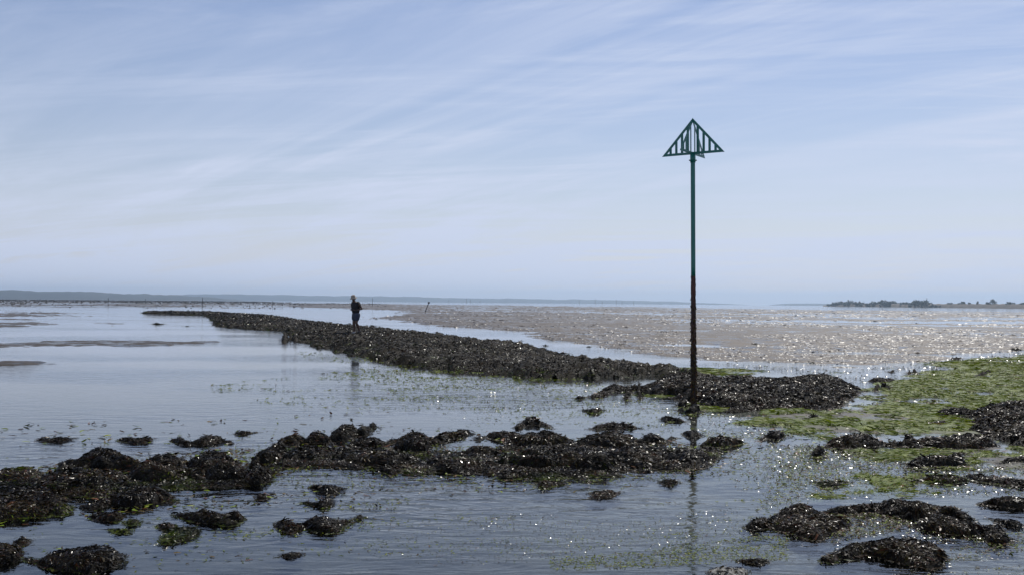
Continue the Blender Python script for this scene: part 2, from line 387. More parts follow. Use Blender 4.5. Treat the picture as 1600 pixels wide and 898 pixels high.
# ------------------------------------------------------------------ seaweed-covered rocks
PAL = np.array([(.034, .020, .009), (.062, .038, .014), (.085, .066, .014), (.042, .022, .014), (.015, .011, .007), (.12, .08, .016), (.13, .045, .012)])
GPAL = np.array([(.125, .180, .006), (.175, .225, .008), (.075, .11, .008), (.20, .225, .014)])
def fronds(P, Nn, Ldir, size, width, lift, seed):
    """strips of two quads: P roots, Nn normals, Ldir tangents"""
    r = np.random.default_rng(seed); n = len(P)
    size = size*r.uniform(.55, 1.5, n); W = np.cross(Nn, Ldir); W /= np.linalg.norm(W, axis=1)[:, None]+1e-9
    tw = r.uniform(-.9, .9, n)[:, None]; W1 = W*np.cos(tw)+Nn*np.sin(tw)
    l1 = r.uniform(-.05, lift, n); l2 = l1 + r.uniform(-.35, lift, n)
    side = W*(r.uniform(-.5, .5, n)*size)[:, None]
    p0 = P; p1 = P+Ldir*(size*.5)[:, None]+Nn*(l1*size)[:, None]+side*.3; p2 = P+Ldir*size[:, None]+Nn*(l2*size)[:, None]+side
    h = (size*width)[:, None]
    V = np.stack([p0-W*h*.45, p0+W*h*.45, p1-W1*h*.6, p1+W1*h*.6, p2-W1*h*.35, p2+W1*h*.35], 1).reshape(-1, 3)
    b = np.arange(n)[:, None]*6
    F = np.concatenate([b+np.array([0, 1, 3, 2]), b+np.array([2, 3, 5, 4])], 0)
    return V, F
SEEDC = [100]
def mound(name, label, cat, poly, H, green=.12, dens=1.0, group=None, lump=.34, top=1.2, rockmat=None, jag=1.0, flat=False, asp=7.0, wdm=None, rough=1.0, lc=.5):
    SEEDC[0] += 13; s = SEEDC[0]
    ys = [p[1] for p in poly]; xm = sum(p[0] for p in poly)/len(poly); d0 = CAM_H*FPX/(max(ys)-hor(xm))
    H = max(.012, min(H, (max(ys)-min(ys))*d0/FPX/(1+asp*CAM_H/d0)))
    wm = (max(p[0] for p in poly)-min(p[0] for p in poly))/FPX*d0
    if d0 > 17 and wm < 1.6: H = max(.02, CAM_H-(d0+wm*.9)*(min(ys)-hor(xm))/FPX); top = 1.0
    P = np.array([gp(p[0], p[1], H*top*p[2] if len(p) > 2 else 0.0) for p in poly])
    c = P.mean(0); dist = math.hypot(*c); lo = P.min(0)-.25; hi = P.max(0)+.25
    res = min(max(.0032*min(dist, 40), .02), .2, max(.012, (P.max(0)-P.min(0)).min()*.07))
    nx = int((hi[0]-lo[0])/res)+2; ny = int((hi[1]-lo[1])/res)+2
    x, y = np.meshgrid(lo[0]+np.arange(nx)*res, lo[1]+np.arange(ny)*res)
    sd0 = sdist(x, y, P); md = max(sd0.max(), .03)
    if wm < .9 and dist > 20: dens *= .45; jag *= .45; lump = .8
    am = min(.13*max(1, dist/22), .30*md)*jag
    def height(x, y):
        sd = sdist(x, y, P) + am*np.clip(60/np.hypot(x, y), .25, 1)*(1.1*fbm(x*3.1, y*3.1, s, 4, .62)+.5) - np.minimum(.16*np.clip(-fbm(x*2.1, y*2.1, s+11, 4, .6)-.16, 0, 1)*6*min(1, md/.3)*(.3 if wm < .9 else 1), .8*md)
        wd = min(wdm or (.40 if dist < 20 else .75), md*.92)
        t = np.clip(sd/wd, 0, 1); prof = (1-(1-t)**2)**.85
        n1 = fbm(x*.9, y*.9, s+1, 3); wl = 1-np.clip(worley(x/lump, y/lump, s+3), 0, 1)**2
        hh = H*prof*(.38-(lc-.5)*.6+lc*wl+.42*n1) + np.sqrt(prof)*min(1.1, H/.12)*(.025*fbm(x*9, y*9, s+2, 3) + .036*(.55-worley(x/.15+.4*fbm(x*6, y*6, s+8, 2), y/.15, s+9)))*np.clip(dist/11, 1, 1.8)*rough
        return sd, np.where(sd > 0, hh+.004, -.03+np.maximum(sd, -.2)*.25), prof
    sd, z, prof = height(x, y)
    use, F = gridfaces(sd > -res*1.5)
    o = empty(name, (c[0], c[1], 0)); tag(o, label, cat, group)
    off = np.array([c[0], c[1], 0])
    V = np.stack([x[use], y[use], z[use]], 1)-off
    npmesh('rock', V, F, rockmat or M_ROCK, o)
    # weed
    r = np.random.default_rng(s); rg = np.hypot(x, y); fsz = lambda q_: np.clip(np.where(q_ < 16, .0023*q_, .0368+.0016*(q_-16)), .019, .22); cell = np.where(sd > -.04*np.maximum(rg/10, 1), res*res/(fsz(rg)**2*.31)*dens*1.25, 0).ravel()
    n = int(min(cell.sum(), 160000))
    if n > 0:
        k = n; pk = r.choice(cell.size, k, p=cell/cell.sum()); qx = x.ravel()[pk]+r.uniform(-.5, .5, k)*res; qy = y.ravel()[pk]+r.uniform(-.5, .5, k)*res
        iz = (qx-lo[0])/res; jz = (qy-lo[1])/res; i0 = np.clip(iz.astype(int), 0, nx-2); j0 = np.clip(jz.astype(int), 0, ny-2); fx = iz-i0; fy = jz-j0
        bl = lambda G: (G[j0, i0]*(1-fx)+G[j0, i0+1]*fx)*(1-fy)+(G[j0+1, i0]*(1-fx)+G[j0+1, i0+1]*fx)*fy
        sq = bl(sd); hz_ = bl(z); Gy, Gx = np.gradient(z, res); gx = bl(Gx); gy = bl(Gy)
        ok = (sq > -.015) | ((sq > -.04*dist/10) & (r.random(k) < .35)); qx, qy, hz_, gx, gy, sq = (a_[ok][:n] for a_ in (qx, qy, hz_, gx, gy, sq)); n = len(qx)
        Nn = np.stack([-gx, -gy, np.ones(n)], 1); Nn /= np.linalg.norm(Nn, axis=1)[:, None]
        ang = 5.5*fbm(qx*1.7/max(1, dist/15), qy*1.7/max(1, dist/15), s+6, 2)+r.uniform(-1.1, 1.1, n); T = np.stack([np.cos(ang)-1.1*gx, np.sin(ang)-1.1*gy, np.zeros(n)], 1)
        T -= Nn*(T*Nn).sum(1)[:, None]; T /= np.linalg.norm(T, axis=1)[:, None]+1e-9
        P3 = np.stack([qx, qy, hz_+.004], 1)
        V, F = fronds(P3, Nn, T, fsz(np.hypot(qx, qy))*np.where(r.random(n) < .06*np.clip((22-np.hypot(qx, qy))/8, 0, 1), 2.4, 1.1), .24, .20, s)
        V[:, 2] = np.maximum(V[:, 2], .002 + .006*r.random(len(V)))
        ci = r.integers(0, len(PAL), n); col = PAL[ci]
        gn = fbm(qx*1.6, qy*1.6, s+5, 3)*.5+.5 - hz_/max(H, .05)*.35 + .12*r.standard_normal(n)
        isg = gn > (1.0-1.45*green); col = np.where(isg[:, None], GPAL[r.integers(0, 4, n)], col)
        pt = np.clip(.27+.62*fbm(qx*3.3, qy*3.3, s+7, 3), .08, .8); col = col*(pt*r.uniform(.55, 1.15, n))[:, None]
        npmesh('fronds', V-off, F, M_WRACK, o, col=np.repeat(col, 6, 0), smooth=False)
    return o, height
T = 1   # marks a point of the outline that lies on the mound's skyline
RIDGE = [(225,488.5),(280,488.6),(335,488.9,.15),(352,489.4,.3),(420,492.5,.6),(480,500.5,.85),(540,506,T),(600,511.5,T),(680,519.5,T),(740,528,T),(800,531,T),(830,541,T),(870,551,T),(930,558,T),(1000,566,T),(1050,571,T),(1085,577,T),(1050,580),(1000,583),(930,587),(860,589),(800,584),(700,574),(640,567),(560,550),(500,537),(455,517),(400,514),(352,510),(338,499),(325,493),(280,491),(230,490.2)]
ridge, ridge_h = mound('seaweed_ridge', 'long dark seaweed covered stone ridge the walking man stands on, running into the distance', 'stone ridge', RIDGE, .19, .42, lump=1.15, top=1.15, jag=2.3, wdm=1.2, rough=2.2, lc=.95)
W = 'wrack covered rocks'
MOUNDS = [
 ('seaweed_mat','low ragged wrack mat filling the gaps between the central heap and the three domes','seaweed mat',[(430,702,T),(560,695,T),(640,700,T),(760,705,T),(770,730),(640,738),(540,730),(440,726)],.035,.35,.3),
 ('seaweed_mat','low ragged wrack mat under the largest front heap, left of the beacon reflection','seaweed mat',[(780,692,T),(900,690,T),(1040,695,T),(1115,702),(1090,731),(960,741),(860,746),(778,738)],.035,.35,.3),
 ('seaweed_mat','low wet wrack mat under the left heaps, reaching the left photo edge','seaweed mat',[(-60,745,T),(200,738,T),(390,732,T),(405,754),(250,764),(90,780),(-60,792)],.035,.3,.3),
 ('seaweed_ridge','broad brown seaweed bank behind the green beacon, ending in open water at its right','seaweed bank',[(930,600,T),(960,592,T),(1000,589,T),(1060,573,T),(1100,579,T),(1160,580,T),(1210,583,T),(1270,578,T),(1310,580,T),(1338,591,T),(1337,608),(1322,622),(1300,636),(1230,640),(1150,640),(1105,632),(1060,622),(1000,611),(960,606)],.20,.08,.55),
 ('seaweed_rock','big rounded rock at the left photo edge with bright green algae on its flank','rock',[(-70,722,T),(0,725,T),(23,722,T),(43,718,T),(62,723,T),(70,738,T),(70,762),(29,765),(0,760),(-70,764)],.26,.45,.5),
 ('seaweed_mound','bulky wrack heap with mossy green lower side, right of the big round edge rock','seaweed mound',[(62,726,T),(90,720,T),(125,717,T),(165,720,T),(205,726,T),(206,748),(196,760),(155,769),(95,769),(64,762)],.24,.33,.35),
 ('seaweed_mound','wrack heap with a trailing tip pointing left, behind the bulky mossy heap','seaweed mound',[(92,718,T),(108,704,T),(138,697,T),(165,694,T),(184,697,T),(205,708,T),(222,720,T),(215,730),(160,732),(95,730)],.20,.06,.34),
 ('seaweed_mound','peaked wrack mound with a green algae base left of the flattest low heap','seaweed mound',[(206,722,T),(230,704,T),(268,696,T),(297,711,T),(312,722,T),(312,744),(272,752),(232,756),(202,752)],.24,.28,.34),
 ('seaweed_mound','low wide wrack heap directly below a small detached tuft in the left water','seaweed mound',[(288,701,T),(330,692,T),(365,696,T),(385,706,T),(402,716,T),(402,738),(372,752),(330,752),(292,748),(286,728)],.20,.2,.34),
 ('seaweed_tuft','small ragged dark tuft standing in water above the low wide wrack heap','seaweed tuft',[(270,688),(295,684,T),(318,676,T),(345,677,T),(362,681,T),(346,690),(320,695),(300,694)],.12,.1,.25),
 ('seaweed_tuft','thin floating strip of wrack farthest left in the rippled water','seaweed tuft',[(63,686),(80,683,T),(107,685),(95,691),(72,690)],.04,.05,.25),
 ('seaweed_tuft','ragged floating wrack tuft alone behind the left heaps','seaweed tuft',[(190,687),(215,682,T),(239,685),(225,692),(205,692)],.06,.05,.25),
 ('seaweed_tuft','tiny wrack tuft between the small ragged tuft and the first tall domes','seaweed tuft',[(368,677),(393,671,T),(398,675),(377,679)],.05,.05,.25),
 ('seaweed_mound','flat wrack spread at the left edge in front of the big round rock','seaweed mound',[(-70,764,T),(0,759,T),(60,768,T),(96,779,T),(96,791),(62,806),(20,808),(-70,816)],.10,.25,.25),
 ('seaweed_mound','flat oval wrack mat lying in front of the mossy heap','seaweed mound',[(158,776,T),(175,767,T),(215,759,T),(250,757,T),(268,768,T),(262,778),(226,791),(190,791),(164,784)],.10,.15,.22),
 ('seaweed_tuft','little dark tuft left of the flat oval mat','seaweed tuft',[(130,791),(142,786,T),(154,788),(152,796),(138,799)],.05,.15,.2),
 ('seaweed_rock','small brown wrack rock below the flat oval mat','rock',[(147,807),(160,799,T),(182,800,T),(191,806),(178,813),(160,813)],.08,.12,.2),
 ('seaweed_tuft','tiny greenish clump right of the small brown wrack rock','seaweed tuft',[(198,815),(208,810,T),(217,814),(212,820),(201,820)],.05,.6,.2),
 ('seaweed_tuft','low green clump above the big dark foreground rock','seaweed tuft',[(178,829),(190,825,T),(204,828),(198,833),(184,833)],.03,.8,.2),
 ('seaweed_tuft','small dark clump left of the three part wrack islet','seaweed tuft',[(248,820),(258,814,T),(272,820),(266,827),(254,826)],.06,.2,.2),
 ('seaweed_rock','ragged dark islet with a small dome beside it, in the left foreground water','rock',[(278,804),(305,796,T),(317,789,T),(332,797,T),(375,799,T),(373,807),(350,811),(338,817),(318,816),(298,812)],.11,.1,.2),
 ('seaweed_rock','small dome rock with green edge touching the ragged dark islet','rock',[(338,813),(350,806,T),(363,810,T),(371,820),(352,823),(342,819)],.08,.4,.15),
 ('seaweed_tuft','pale green algae raft floating in the left foreground','algae raft',[(256,838),(275,828),(303,827),(305,837),(282,846),(258,849)],.025,1.0,.25),
 ('seaweed_rock','large dark wrack rock nearest the camera on the left, full outline in view','rock',[(40,872),(62,860,T),(80,849,T),(105,850,T),(145,845,T),(180,850,T),(191,864,T),(190,878),(165,890),(140,895),(110,889),(75,884),(54,879)],.15,.2,.14),
 ('seaweed_rock','dark wrack rock cut off by the bottom left photo edge','rock',[(-60,836,T),(0,838,T),(28,838,T),(34,846),(27,858),(29,868),(36,878),(10,884),(-60,886)],.12,.15,.16),
 # centre-left of the foreground band
 ('seaweed_rock','smooth dark dome leftmost of three in a row','rock',[(398,706,T),(413,692,T),(425,684,T),(440,684,T),(452,700,T),(452,717),(425,723),(398,724)],.25,.08,.25),
 ('seaweed_mound','loose wrack and green weed slope in front of the leftmost of three domes','seaweed mound',[(370,738,T),(398,722,T),(430,722,T),(448,724),(425,740),(410,757),(382,759)],.14,.3,.2),
 ('seaweed_rock','smooth dark dome in the middle of three in a row','rock',[(438,684,T),(450,672,T),(465,671,T),(478,678,T),(482,690),(458,694),(440,692)],.20,.06,.22),
 ('seaweed_rock','smooth dark dome rightmost of three in a row','rock',[(478,678,T),(492,670,T),(510,672,T),(520,681,T),(519,691),(482,692)],.18,.06,.2),
 ('seaweed_mound','long tapering wrack mound with a tip pointing right, highest at the back of the band','seaweed mound',[(508,676,T),(527,661,T),(548,659,T),(568,662,T),(582,667),(560,678),(535,688),(512,690)],.22,.12,.3),
 ('seaweed_mound','low patchy wrack apron in front of the row of three domes','seaweed mound',[(440,698,T),(470,690,T),(520,690,T),(518,702),(524,716),(490,724),(452,722)],.13,.28,.2),
 ('seaweed_mound','small wrack heap bridging the domes and the central heap','seaweed mound',[(512,702,T),(530,694,T),(552,698,T),(556,711),(530,715),(510,711)],.14,.15,.2),
 ('seaweed_mound','narrow wrack bar behind the central heap','seaweed mound',[(546,687,T),(565,679,T),(590,679,T),(604,687,T),(600,697),(555,697)],.14,.1,.2),
 ('seaweed_mound','central low wrack heap with yellow green edges','seaweed mound',[(545,706,T),(575,693,T),(600,690,T),(622,697,T),(628,712),(654,718),(654,730),(600,728),(560,726),(543,718)],.18,.28,.28),
 ('seaweed_rock','steep dark haystack shaped rock standing in the middle of the band','rock',[(620,688,T),(632,674,T),(648,670,T),(665,676,T),(670,692,T),(666,704),(640,706),(622,700)],.25,.03,.2),
 ('seaweed_mound','wrack heap behind the haystack shaped rock','seaweed mound',[(604,680,T),(640,667,T),(660,669,T),(680,676,T),(683,688),(660,693),(608,690)],.18,.12,.25),
 ('seaweed_mound','small wrack spit right of the haystack rock, pointing at open water','seaweed mound',[(676,678,T),(692,668,T),(712,668,T),(732,676),(720,682),(692,688),(676,688)],.14,.1,.22),
 ('seaweed_rock','low dark rock with its reflection at the front of the central heap','rock',[(592,729),(605,723,T),(622,726,T),(628,735),(612,742),(596,737)],.10,.12,.15),
 ('seaweed_mound','dense black wrack mound at the front right of the haystack rock','seaweed mound',[(655,714,T),(665,705,T),(690,705,T),(720,709,T),(750,711,T),(768,721,T),(767,735),(720,739),(680,736),(660,728)],.18,.14,.3),
 ('seaweed_mound','elongated wrack mound behind the dense black one','seaweed mound',[(680,704,T),(710,692,T),(740,688,T),(775,689,T),(810,694,T),(812,712),(760,716),(700,712)],.18,.1,.35),
 ('seaweed_mound','low dark wrack heap at the back, left of the lone oval rock in bright water','seaweed mound',[(749,676,T),(765,670,T),(790,669,T),(815,672,T),(813,687),(770,686),(752,682)],.14,.08,.25),
 ('seaweed_rock','oval wrack rock in open water in front of the central heap','rock',[(489,761),(502,754,T),(525,755,T),(534,763),(522,772),(505,772)],.10,.18,.15),
 ('seaweed_rock','tiny bare round rock left of the oval wrack rock','rock',[(403,776),(410,770,T),(419,775),(414,780),(405,780)],.06,.1,.1),
 ('seaweed_tuft','thin wrack tuft below the oval wrack rock','seaweed tuft',[(474,785),(495,782,T),(508,779,T),(518,783),(516,790),(505,793),(490,789)],.05,.15,.2),
 ('seaweed_rock','small dark flat topped rock left of the green tipped islet','rock',[(433,817),(450,810,T),(472,815,T),(476,824),(455,831),(440,826)],.08,.1,.15),
 ('seaweed_rock','wrack islet with a bright green right tip in the foreground water','rock',[(472,808,T),(500,801,T),(520,805,T),(545,801,T),(564,808),(540,817),(520,831),(488,830),(475,820)],.11,.4,.18),
 ('seaweed_tuft','reddish brown wrack scrap alone near the bottom of the photo','seaweed tuft',[(440,868),(462,862,T),(471,866),(455,871)],.04,.0,.2),
 # centre-right of the band
 ('seaweed_mound','lone oval wrack mound in bright water behind the middle of the band','seaweed mound',[(808,657,T),(825,646,T),(845,648,T),(863,658,T),(846,664),(815,664)],.15,.08,.25),
 ('seaweed_mound','wide wrack mound with a round crest, in front of the lone oval mound','seaweed mound',[(790,682,T),(805,671,T),(830,668,T),(850,664,T),(880,670,T),(895,682,T),(887,694),(850,696),(800,696)],.19,.1,.32),
 ('seaweed_mound','low wrack bar with a domed right end, farthest back right of the band','seaweed mound',[(925,663,T),(945,659,T),(975,656,T),(999,661,T),(999,669),(960,669),(935,668)],.12,.15,.3),
 ('seaweed_mound','long dark wrack mound in front of the domed bar','seaweed mound',[(892,682,T),(915,672,T),(950,668,T),(985,670,T),(1005,677,T),(1007,697),(950,702),(900,698)],.19,.2,.35),
 ('seaweed_mound','pointed wrack mound at the back, nearest the foot of the beacon in the band','seaweed mound',[(1002,672,T),(1020,667,T),(1038,674,T),(1052,684),(1036,694),(1008,692)],.17,.12,.25),
 ('seaweed_mound','largest front wrack heap with green hollows, left of the beacon reflection','seaweed mound',[(788,700,T),(830,691,T),(870,693,T),(900,697,T),(940,704,T),(958,720),(952,736),(905,735),(870,737),(850,743),(818,730),(792,724)],.18,.28,.4),
 ('seaweed_mound','dark wrack heap between the largest front heap and the beacon reflection','seaweed mound',[(928,704,T),(960,692,T),(1000,692,T),(1030,700,T),(1038,713),(1006,728),(980,728),(942,718)],.18,.12,.32),
 ('seaweed_mound','wrack heap lying across the beacon reflection at the right end of the band','seaweed mound',[(1038,706,T),(1055,694,T),(1085,692,T),(1110,698,T),(1117,716),(1090,729),(1060,727),(1038,717)],.17,.2,.32),
 ('seaweed_tuft','small ragged wrack tuft on the beacon reflection behind the end heap','seaweed tuft',[(1068,677),(1085,672,T),(1095,680),(1080,684)],.06,.2,.2),
 ('seaweed_mound','flat wrack patch fringed with yellow green algae right of the beacon reflection','seaweed mound',[(1096,686,T),(1120,680,T),(1140,682,T),(1158,692),(1130,699),(1104,695)],.08,.5,.25),
 ('seaweed_rock','low black rock in the water in front of the beacon foot','rock',[(1036,654),(1050,647,T),(1067,651,T),(1061,658),(1041,658)],.11,.04,.25),
 ('seaweed_tuft','wrack scrap floating left of the beacon in the bright water','seaweed tuft',[(910,641),(925,637,T),(941,640),(930,646)],.06,.35,.2),
 ('seaweed_tuft','tiny wrack scrap in the bright water near the main ridge','seaweed tuft',[(899,622),(906,619,T),(914,621),(906,624)],.06,.3,.2),
 ('seaweed_tuft','dark spiky wrack clump in open water in front of the largest front heap','seaweed tuft',[(925,770),(945,763,T),(970,768),(955,776),(932,778)],.07,.05,.2),
 ('seaweed_tuft','small wrack clump left of the beacon reflection in open water','seaweed tuft',[(1031,753),(1045,748,T),(1058,753),(1045,758)],.05,.1,.2),
 ('seaweed_tuft','loose wrack strip with brown tips just in front of the largest front heap','seaweed tuft',[(838,757),(855,748,T),(881,748,T),(870,758),(850,764)],.06,.3,.2),
 ('seaweed_mound','low green edged wrack patch at the left front of the largest heap','seaweed mound',[(778,737,T),(800,729,T),(830,735),(826,746),(795,749)],.08,.4,.25),
 ('barnacled_rock','pale grey barnacled rock at the bottom photo edge below the beacon','rock',[(1110,887,T),(1125,880,T),(1150,883,T),(1166,893),(1150,904),(1122,904)],.08,.3,.06),
 ('seaweed_tuft','thin black wrack strip right of the pale barnacled rock','seaweed tuft',[(1155,876),(1165,872,T),(1198,876),(1185,882)],.03,.0,.2),
 # right side
 ('seaweed_mound','dark wrack bank across the green algae, left half, nearest the open water','seaweed mound',[(1276,690,T),(1300,673,T),(1345,667,T),(1375,674,T),(1430,678,T),(1430,690),(1390,693),(1330,701),(1295,697)],.13,.12,.3),
 ('seaweed_mound','dark wrack bank across the green algae, right half','seaweed mound',[(1425,682,T),(1450,671,T),(1500,675,T),(1547,692),(1530,701),(1470,699),(1428,692)],.11,.14,.3),
 ('seaweed_mound','oval wrack mound ringed by green algae above the dark bank','seaweed mound',[(1430,662,T),(1450,656,T),(1470,656,T),(1488,664),(1470,670),(1440,669)],.10,.1,.3),
 ('seaweed_mound','large brown wrack bank running out of the right photo edge','seaweed bank',[(1462,637,T),(1530,632,T),(1560,622,T),(1600,619,T),(1700,610,T),(1700,700),(1600,700),(1570,686),(1512,673),(1542,655),(1502,643)],.12,.06,.4),
 ('seaweed_mound','low wrack patch right of the wet glinting mud, under the dark bank','seaweed mound',[(1415,716,T),(1440,707,T),(1475,708,T),(1502,715),(1496,727),(1450,728),(1425,731),(1413,724)],.10,.2,.25),
 ('seaweed_mound','wrack patch with bright green rim above the big right foreground mound','seaweed mound',[(1420,744,T),(1450,738,T),(1490,738,T),(1517,750),(1480,755),(1440,751)],.08,.25,.22),
 ('seaweed_tuft','small dark tuft at the left end of the green algae above the big right mound','seaweed tuft',[(1277,754),(1300,750,T),(1324,753),(1310,760),(1285,760)],.06,.35,.2),
 ('seaweed_mound','left lobe of the big wrack mound in the right foreground, spilling into water','seaweed mound',[(1172,804,T),(1210,797,T),(1250,791,T),(1312,796,T),(1322,816),(1300,827),(1276,842),(1230,830),(1193,817)],.09,.12,.5),
 ('seaweed_mound','long crest of the big wrack mound in the right foreground','seaweed mound',[(1205,786,T),(1280,773,T),(1340,769,T),(1410,767,T),(1490,770,T),(1517,788,T),(1556,814,T),(1560,826),(1525,835),(1480,834),(1430,818),(1370,798),(1290,801),(1235,799)],.16,.1,.85),
 ('seaweed_mound','front lobe of the right foreground mound, nearest the camera','seaweed mound',[(1296,852,T),(1340,841,T),(1400,826,T),(1450,830,T),(1490,842,T),(1514,862,T),(1502,876),(1455,882),(1400,874),(1340,860)],.13,.16,.55),
 ('seaweed_mound','wrack mound cut by the right photo edge beside the big foreground crest','seaweed mound',[(1533,777,T),(1560,770,T),(1600,772,T),(1640,780,T),(1640,796),(1580,794),(1540,786)],.08,.1,.25),
 ('seaweed_mound','thin wrack bar at the right photo edge above the cut mound','seaweed mound',[(1513,744),(1560,743,T),(1640,744,T),(1640,759),(1580,758),(1530,752)],.06,.15,.2),
 ('seaweed_tuft','scattered wrack scraps right of the big foreground crest','seaweed tuft',[(1553,811),(1575,811,T),(1597,820),(1592,825),(1570,820)],.04,.1,.2),
 ('seaweed_mound','small wrack patch at the right photo edge below the large brown bank','seaweed mound',[(1565,716,T),(1600,708,T),(1640,710,T),(1640,722),(1580,721)],.07,.15,.2),
 ('seaweed_rock','reddish brown round rock on the green algae left of the oval mound','rock',[(1261,649,T),(1272,643,T),(1283,648,T),(1280,656),(1264,655)],.10,.0,.15),
 ('seaweed_tuft','tiny dark clump on green algae just below the reddish rock','seaweed tuft',[(1269,663),(1276,659,T),(1285,663),(1278,667)],.06,.1,.15),
 ('seaweed_rock','dark green wrack clump in shallow water at the left tip of the algae','rock',[(1189,677,T),(1207,669,T),(1226,679),(1216,686),(1195,684)],.10,.2,.2),
 ('seaweed_rock','dark rock in the small pool right of the broad bank behind the beacon','rock',[(1366,603,T),(1380,597,T),(1393,602,T),(1382,607),(1368,607)],.13,.02,.25),
 ('seaweed_rock','square black boulder on the far side of the green algae','rock',[(1419,580,T),(1423,576,T),(1430,575,T),(1434,579,T),(1432,582),(1420,582)],.16,.0,.1),
 ('seaweed_rock','small black boulder left of the square one','rock',[(1387,580),(1392,577,T),(1397,579),(1393,582)],.1,.0,.1),
 ('seaweed_mound','flat dark weed patch between the pool and the square boulder','seaweed mound',[(1353,595),(1380,588,T),(1408,590,T),(1392,597)],.08,.15,.25),
 ('seaweed_mound','dark weed clump near the right edge on the far rim of the algae','seaweed mound',[(1522,582,T),(1540,577,T),(1554,582),(1540,585)],.12,.1,.25),
 ('seaweed_mound','farthest dark weed patch on the glinting sand at right','seaweed mound',[(1482,560),(1492,557,T),(1502,559),(1494,562)],.08,.1,.25),
 ('seaweed_rock','black rock alone in the lagoon left of the walking man','rock',[(443,528),(444,525,T),(449,519.5,T),(456,518.5,T),(462,522,T),(466,528),(460,530.5),(449,530.5)],.30,.02,.15),
 ('seaweed_rock','steep black boulder at the left end of the bank behind the beacon','rock',[(977,608,T),(984,593,T),(995,592,T),(1001,605,T),(1000,609),(980,610)],.20,.0,.1),
 ('seaweed_rock','black boulder directly behind the foot of the beacon','rock',[(1066,622,T),(1074,612,T),(1100,612,T),(1108,622,T),(1104,628),(1070,628)],.22,.0,.1),
 ('seaweed_mound','cone of wrack heaped round the foot of the beacon','seaweed mound',[(1061,641),(1075,633,T),(1083,628,T),(1092,630,T),(1094,642),(1080,646)],.12,.02,.35),
]
for name, label, cat, poly, H, gr_, lp in MOUNDS:
    mound(name, label, cat, poly, H, gr_, jag=1.35, lump=max(lp, .12), group=W, rockmat=M_BARN if name == 'barnacled_rock' else None, dens=.25 if name == 'barnacled_rock' else 1.0)
# small green-brown clumps on the sand beyond the ridge
for px, py, wpx, lab in [(975,538,9,'green clump on the sand beyond the ridge, beside the pool'),(920,541,4,'tiny weed clump in the pool behind the ridge'),
        (1030,533,5,'tiny green clump on wet sand left of the beacon pole'),(1052,547,4,'tiny dark clump on wet sand touching the beacon pole on its left'),
        (1130,535,4,'tiny green clump on wet sand right of the beacon pole'),(1180,537,9,'flat green weed streak on wet sand right of the beacon'),(853,539,5,'weed clump near the start of the pool behind the ridge'),
        (583,508,6,'small weed rock in the pool behind the walking man'),(607,512,3,'tiny dark rock in the pool right of the walking man'),(546,505,3,'small round rock on the ridge skyline just left of the walking man'),
        (247,505,9,'thin green weed scrap in the lagoon beyond the sand bars'),(292,509,3,'tiny weed scrap in the lagoon near the ridge end'),(1270,566,6,'dark clump on the rippled sand at right'),(880,551,6,'weed clump in the pool against the ridge'),(1590,545,12,'dark weed patch at the right edge on far sand')]:
    k = wpx
    mound('seaweed_tuft', lab, 'seaweed tuft', [(px-k,py+.6),(px-k*.4,py-k*.16,T),(px+k*.5,py-k*.12,T),(px+k,py+.6),(px+k*.3,py+k*.16),(px-k*.5,py+k*.14)], .10, .45, lump=.3, group='weed clumps on the far sand')

# ------------------------------------------------------------------ green algae carpet and floating weed (nobody could count them)
def inpoly_points(P, n, seed):
    r = np.random.default_rng(seed); lo = P.min(0); hi = P.max(0); k = int(n*6)
    q_ = np.stack([r.uniform(lo[0], hi[0], k), r.uniform(lo[1], hi[1], k)], 1)
    return q_[sdist(q_[:, 0], q_[:, 1], P) > 0][:n]
ALG = [PG(p) for p in ([(1130,646),(1180,640),(1330,638),(1345,612),(1400,588),(1480,574),(1600,566),(1760,560),(1760,650),(1600,640),(1480,646),(1560,664),(1490,676),(1420,674),(1300,672),(1270,690),(1220,676),(1160,660)],
    [(1440,570),(1480,562),(1600,555),(1700,553),(1700,562),(1600,572),(1520,578)],
    [(1290,700),(1400,693),(1560,700),(1600,690),(1700,700),(1700,735),(1580,725),(1500,735),(1400,722),(1310,716)],
    [(1240,764),(1300,748),(1400,738),(1520,752),(1600,735),(1680,748),(1680,770),(1520,768),(1420,764),(1300,770),(1250,776)],
    [(960,607),(1040,606),(1070,624),(1120,634),(1100,642),(1040,628),(980,617)],
    [(1000,571),(1100,575),(1180,578),(1110,586),(1060,586)])]
def algae_sheet(P, seed, thr):
    lo = P.min(0)-.2; hi = P.max(0)+.2; dist = math.hypot(*P.mean(0)); res = min(max(.0035*dist, .025), .14)
    nx = int((hi[0]-lo[0])/res)+2; ny = int((hi[1]-lo[1])/res)+2
    x, y = np.meshgrid(lo[0]+np.arange(nx)*res, lo[1]+np.arange(ny)*res)
    d = sdist(x, y, P); f = .55*fbm(x*.8, y*1.1, seed, 5, .6)+.35*fbm(x*3.2, y*3.2, seed+4, 4, .6) + np.clip(d, -.8, .5)*.55 - thr
    zt_ = terrain(x, y)[0]
    z = np.maximum(zt_, -.01)+.004+np.clip(f, -.1, .25)*.16+.018*fbm(x*5, y*5, seed+9, 4, .6)
    z = np.where(f > 0, z, np.minimum(z, -.02))
    use, F = gridfaces((f > 0)); V = np.stack([x[use], y[use], z[use]], 1)
    return V, F, x, y, z, f, res
VV, FF, base = [], [], 0
BV, BF, BC, bb = [], [], [], 0
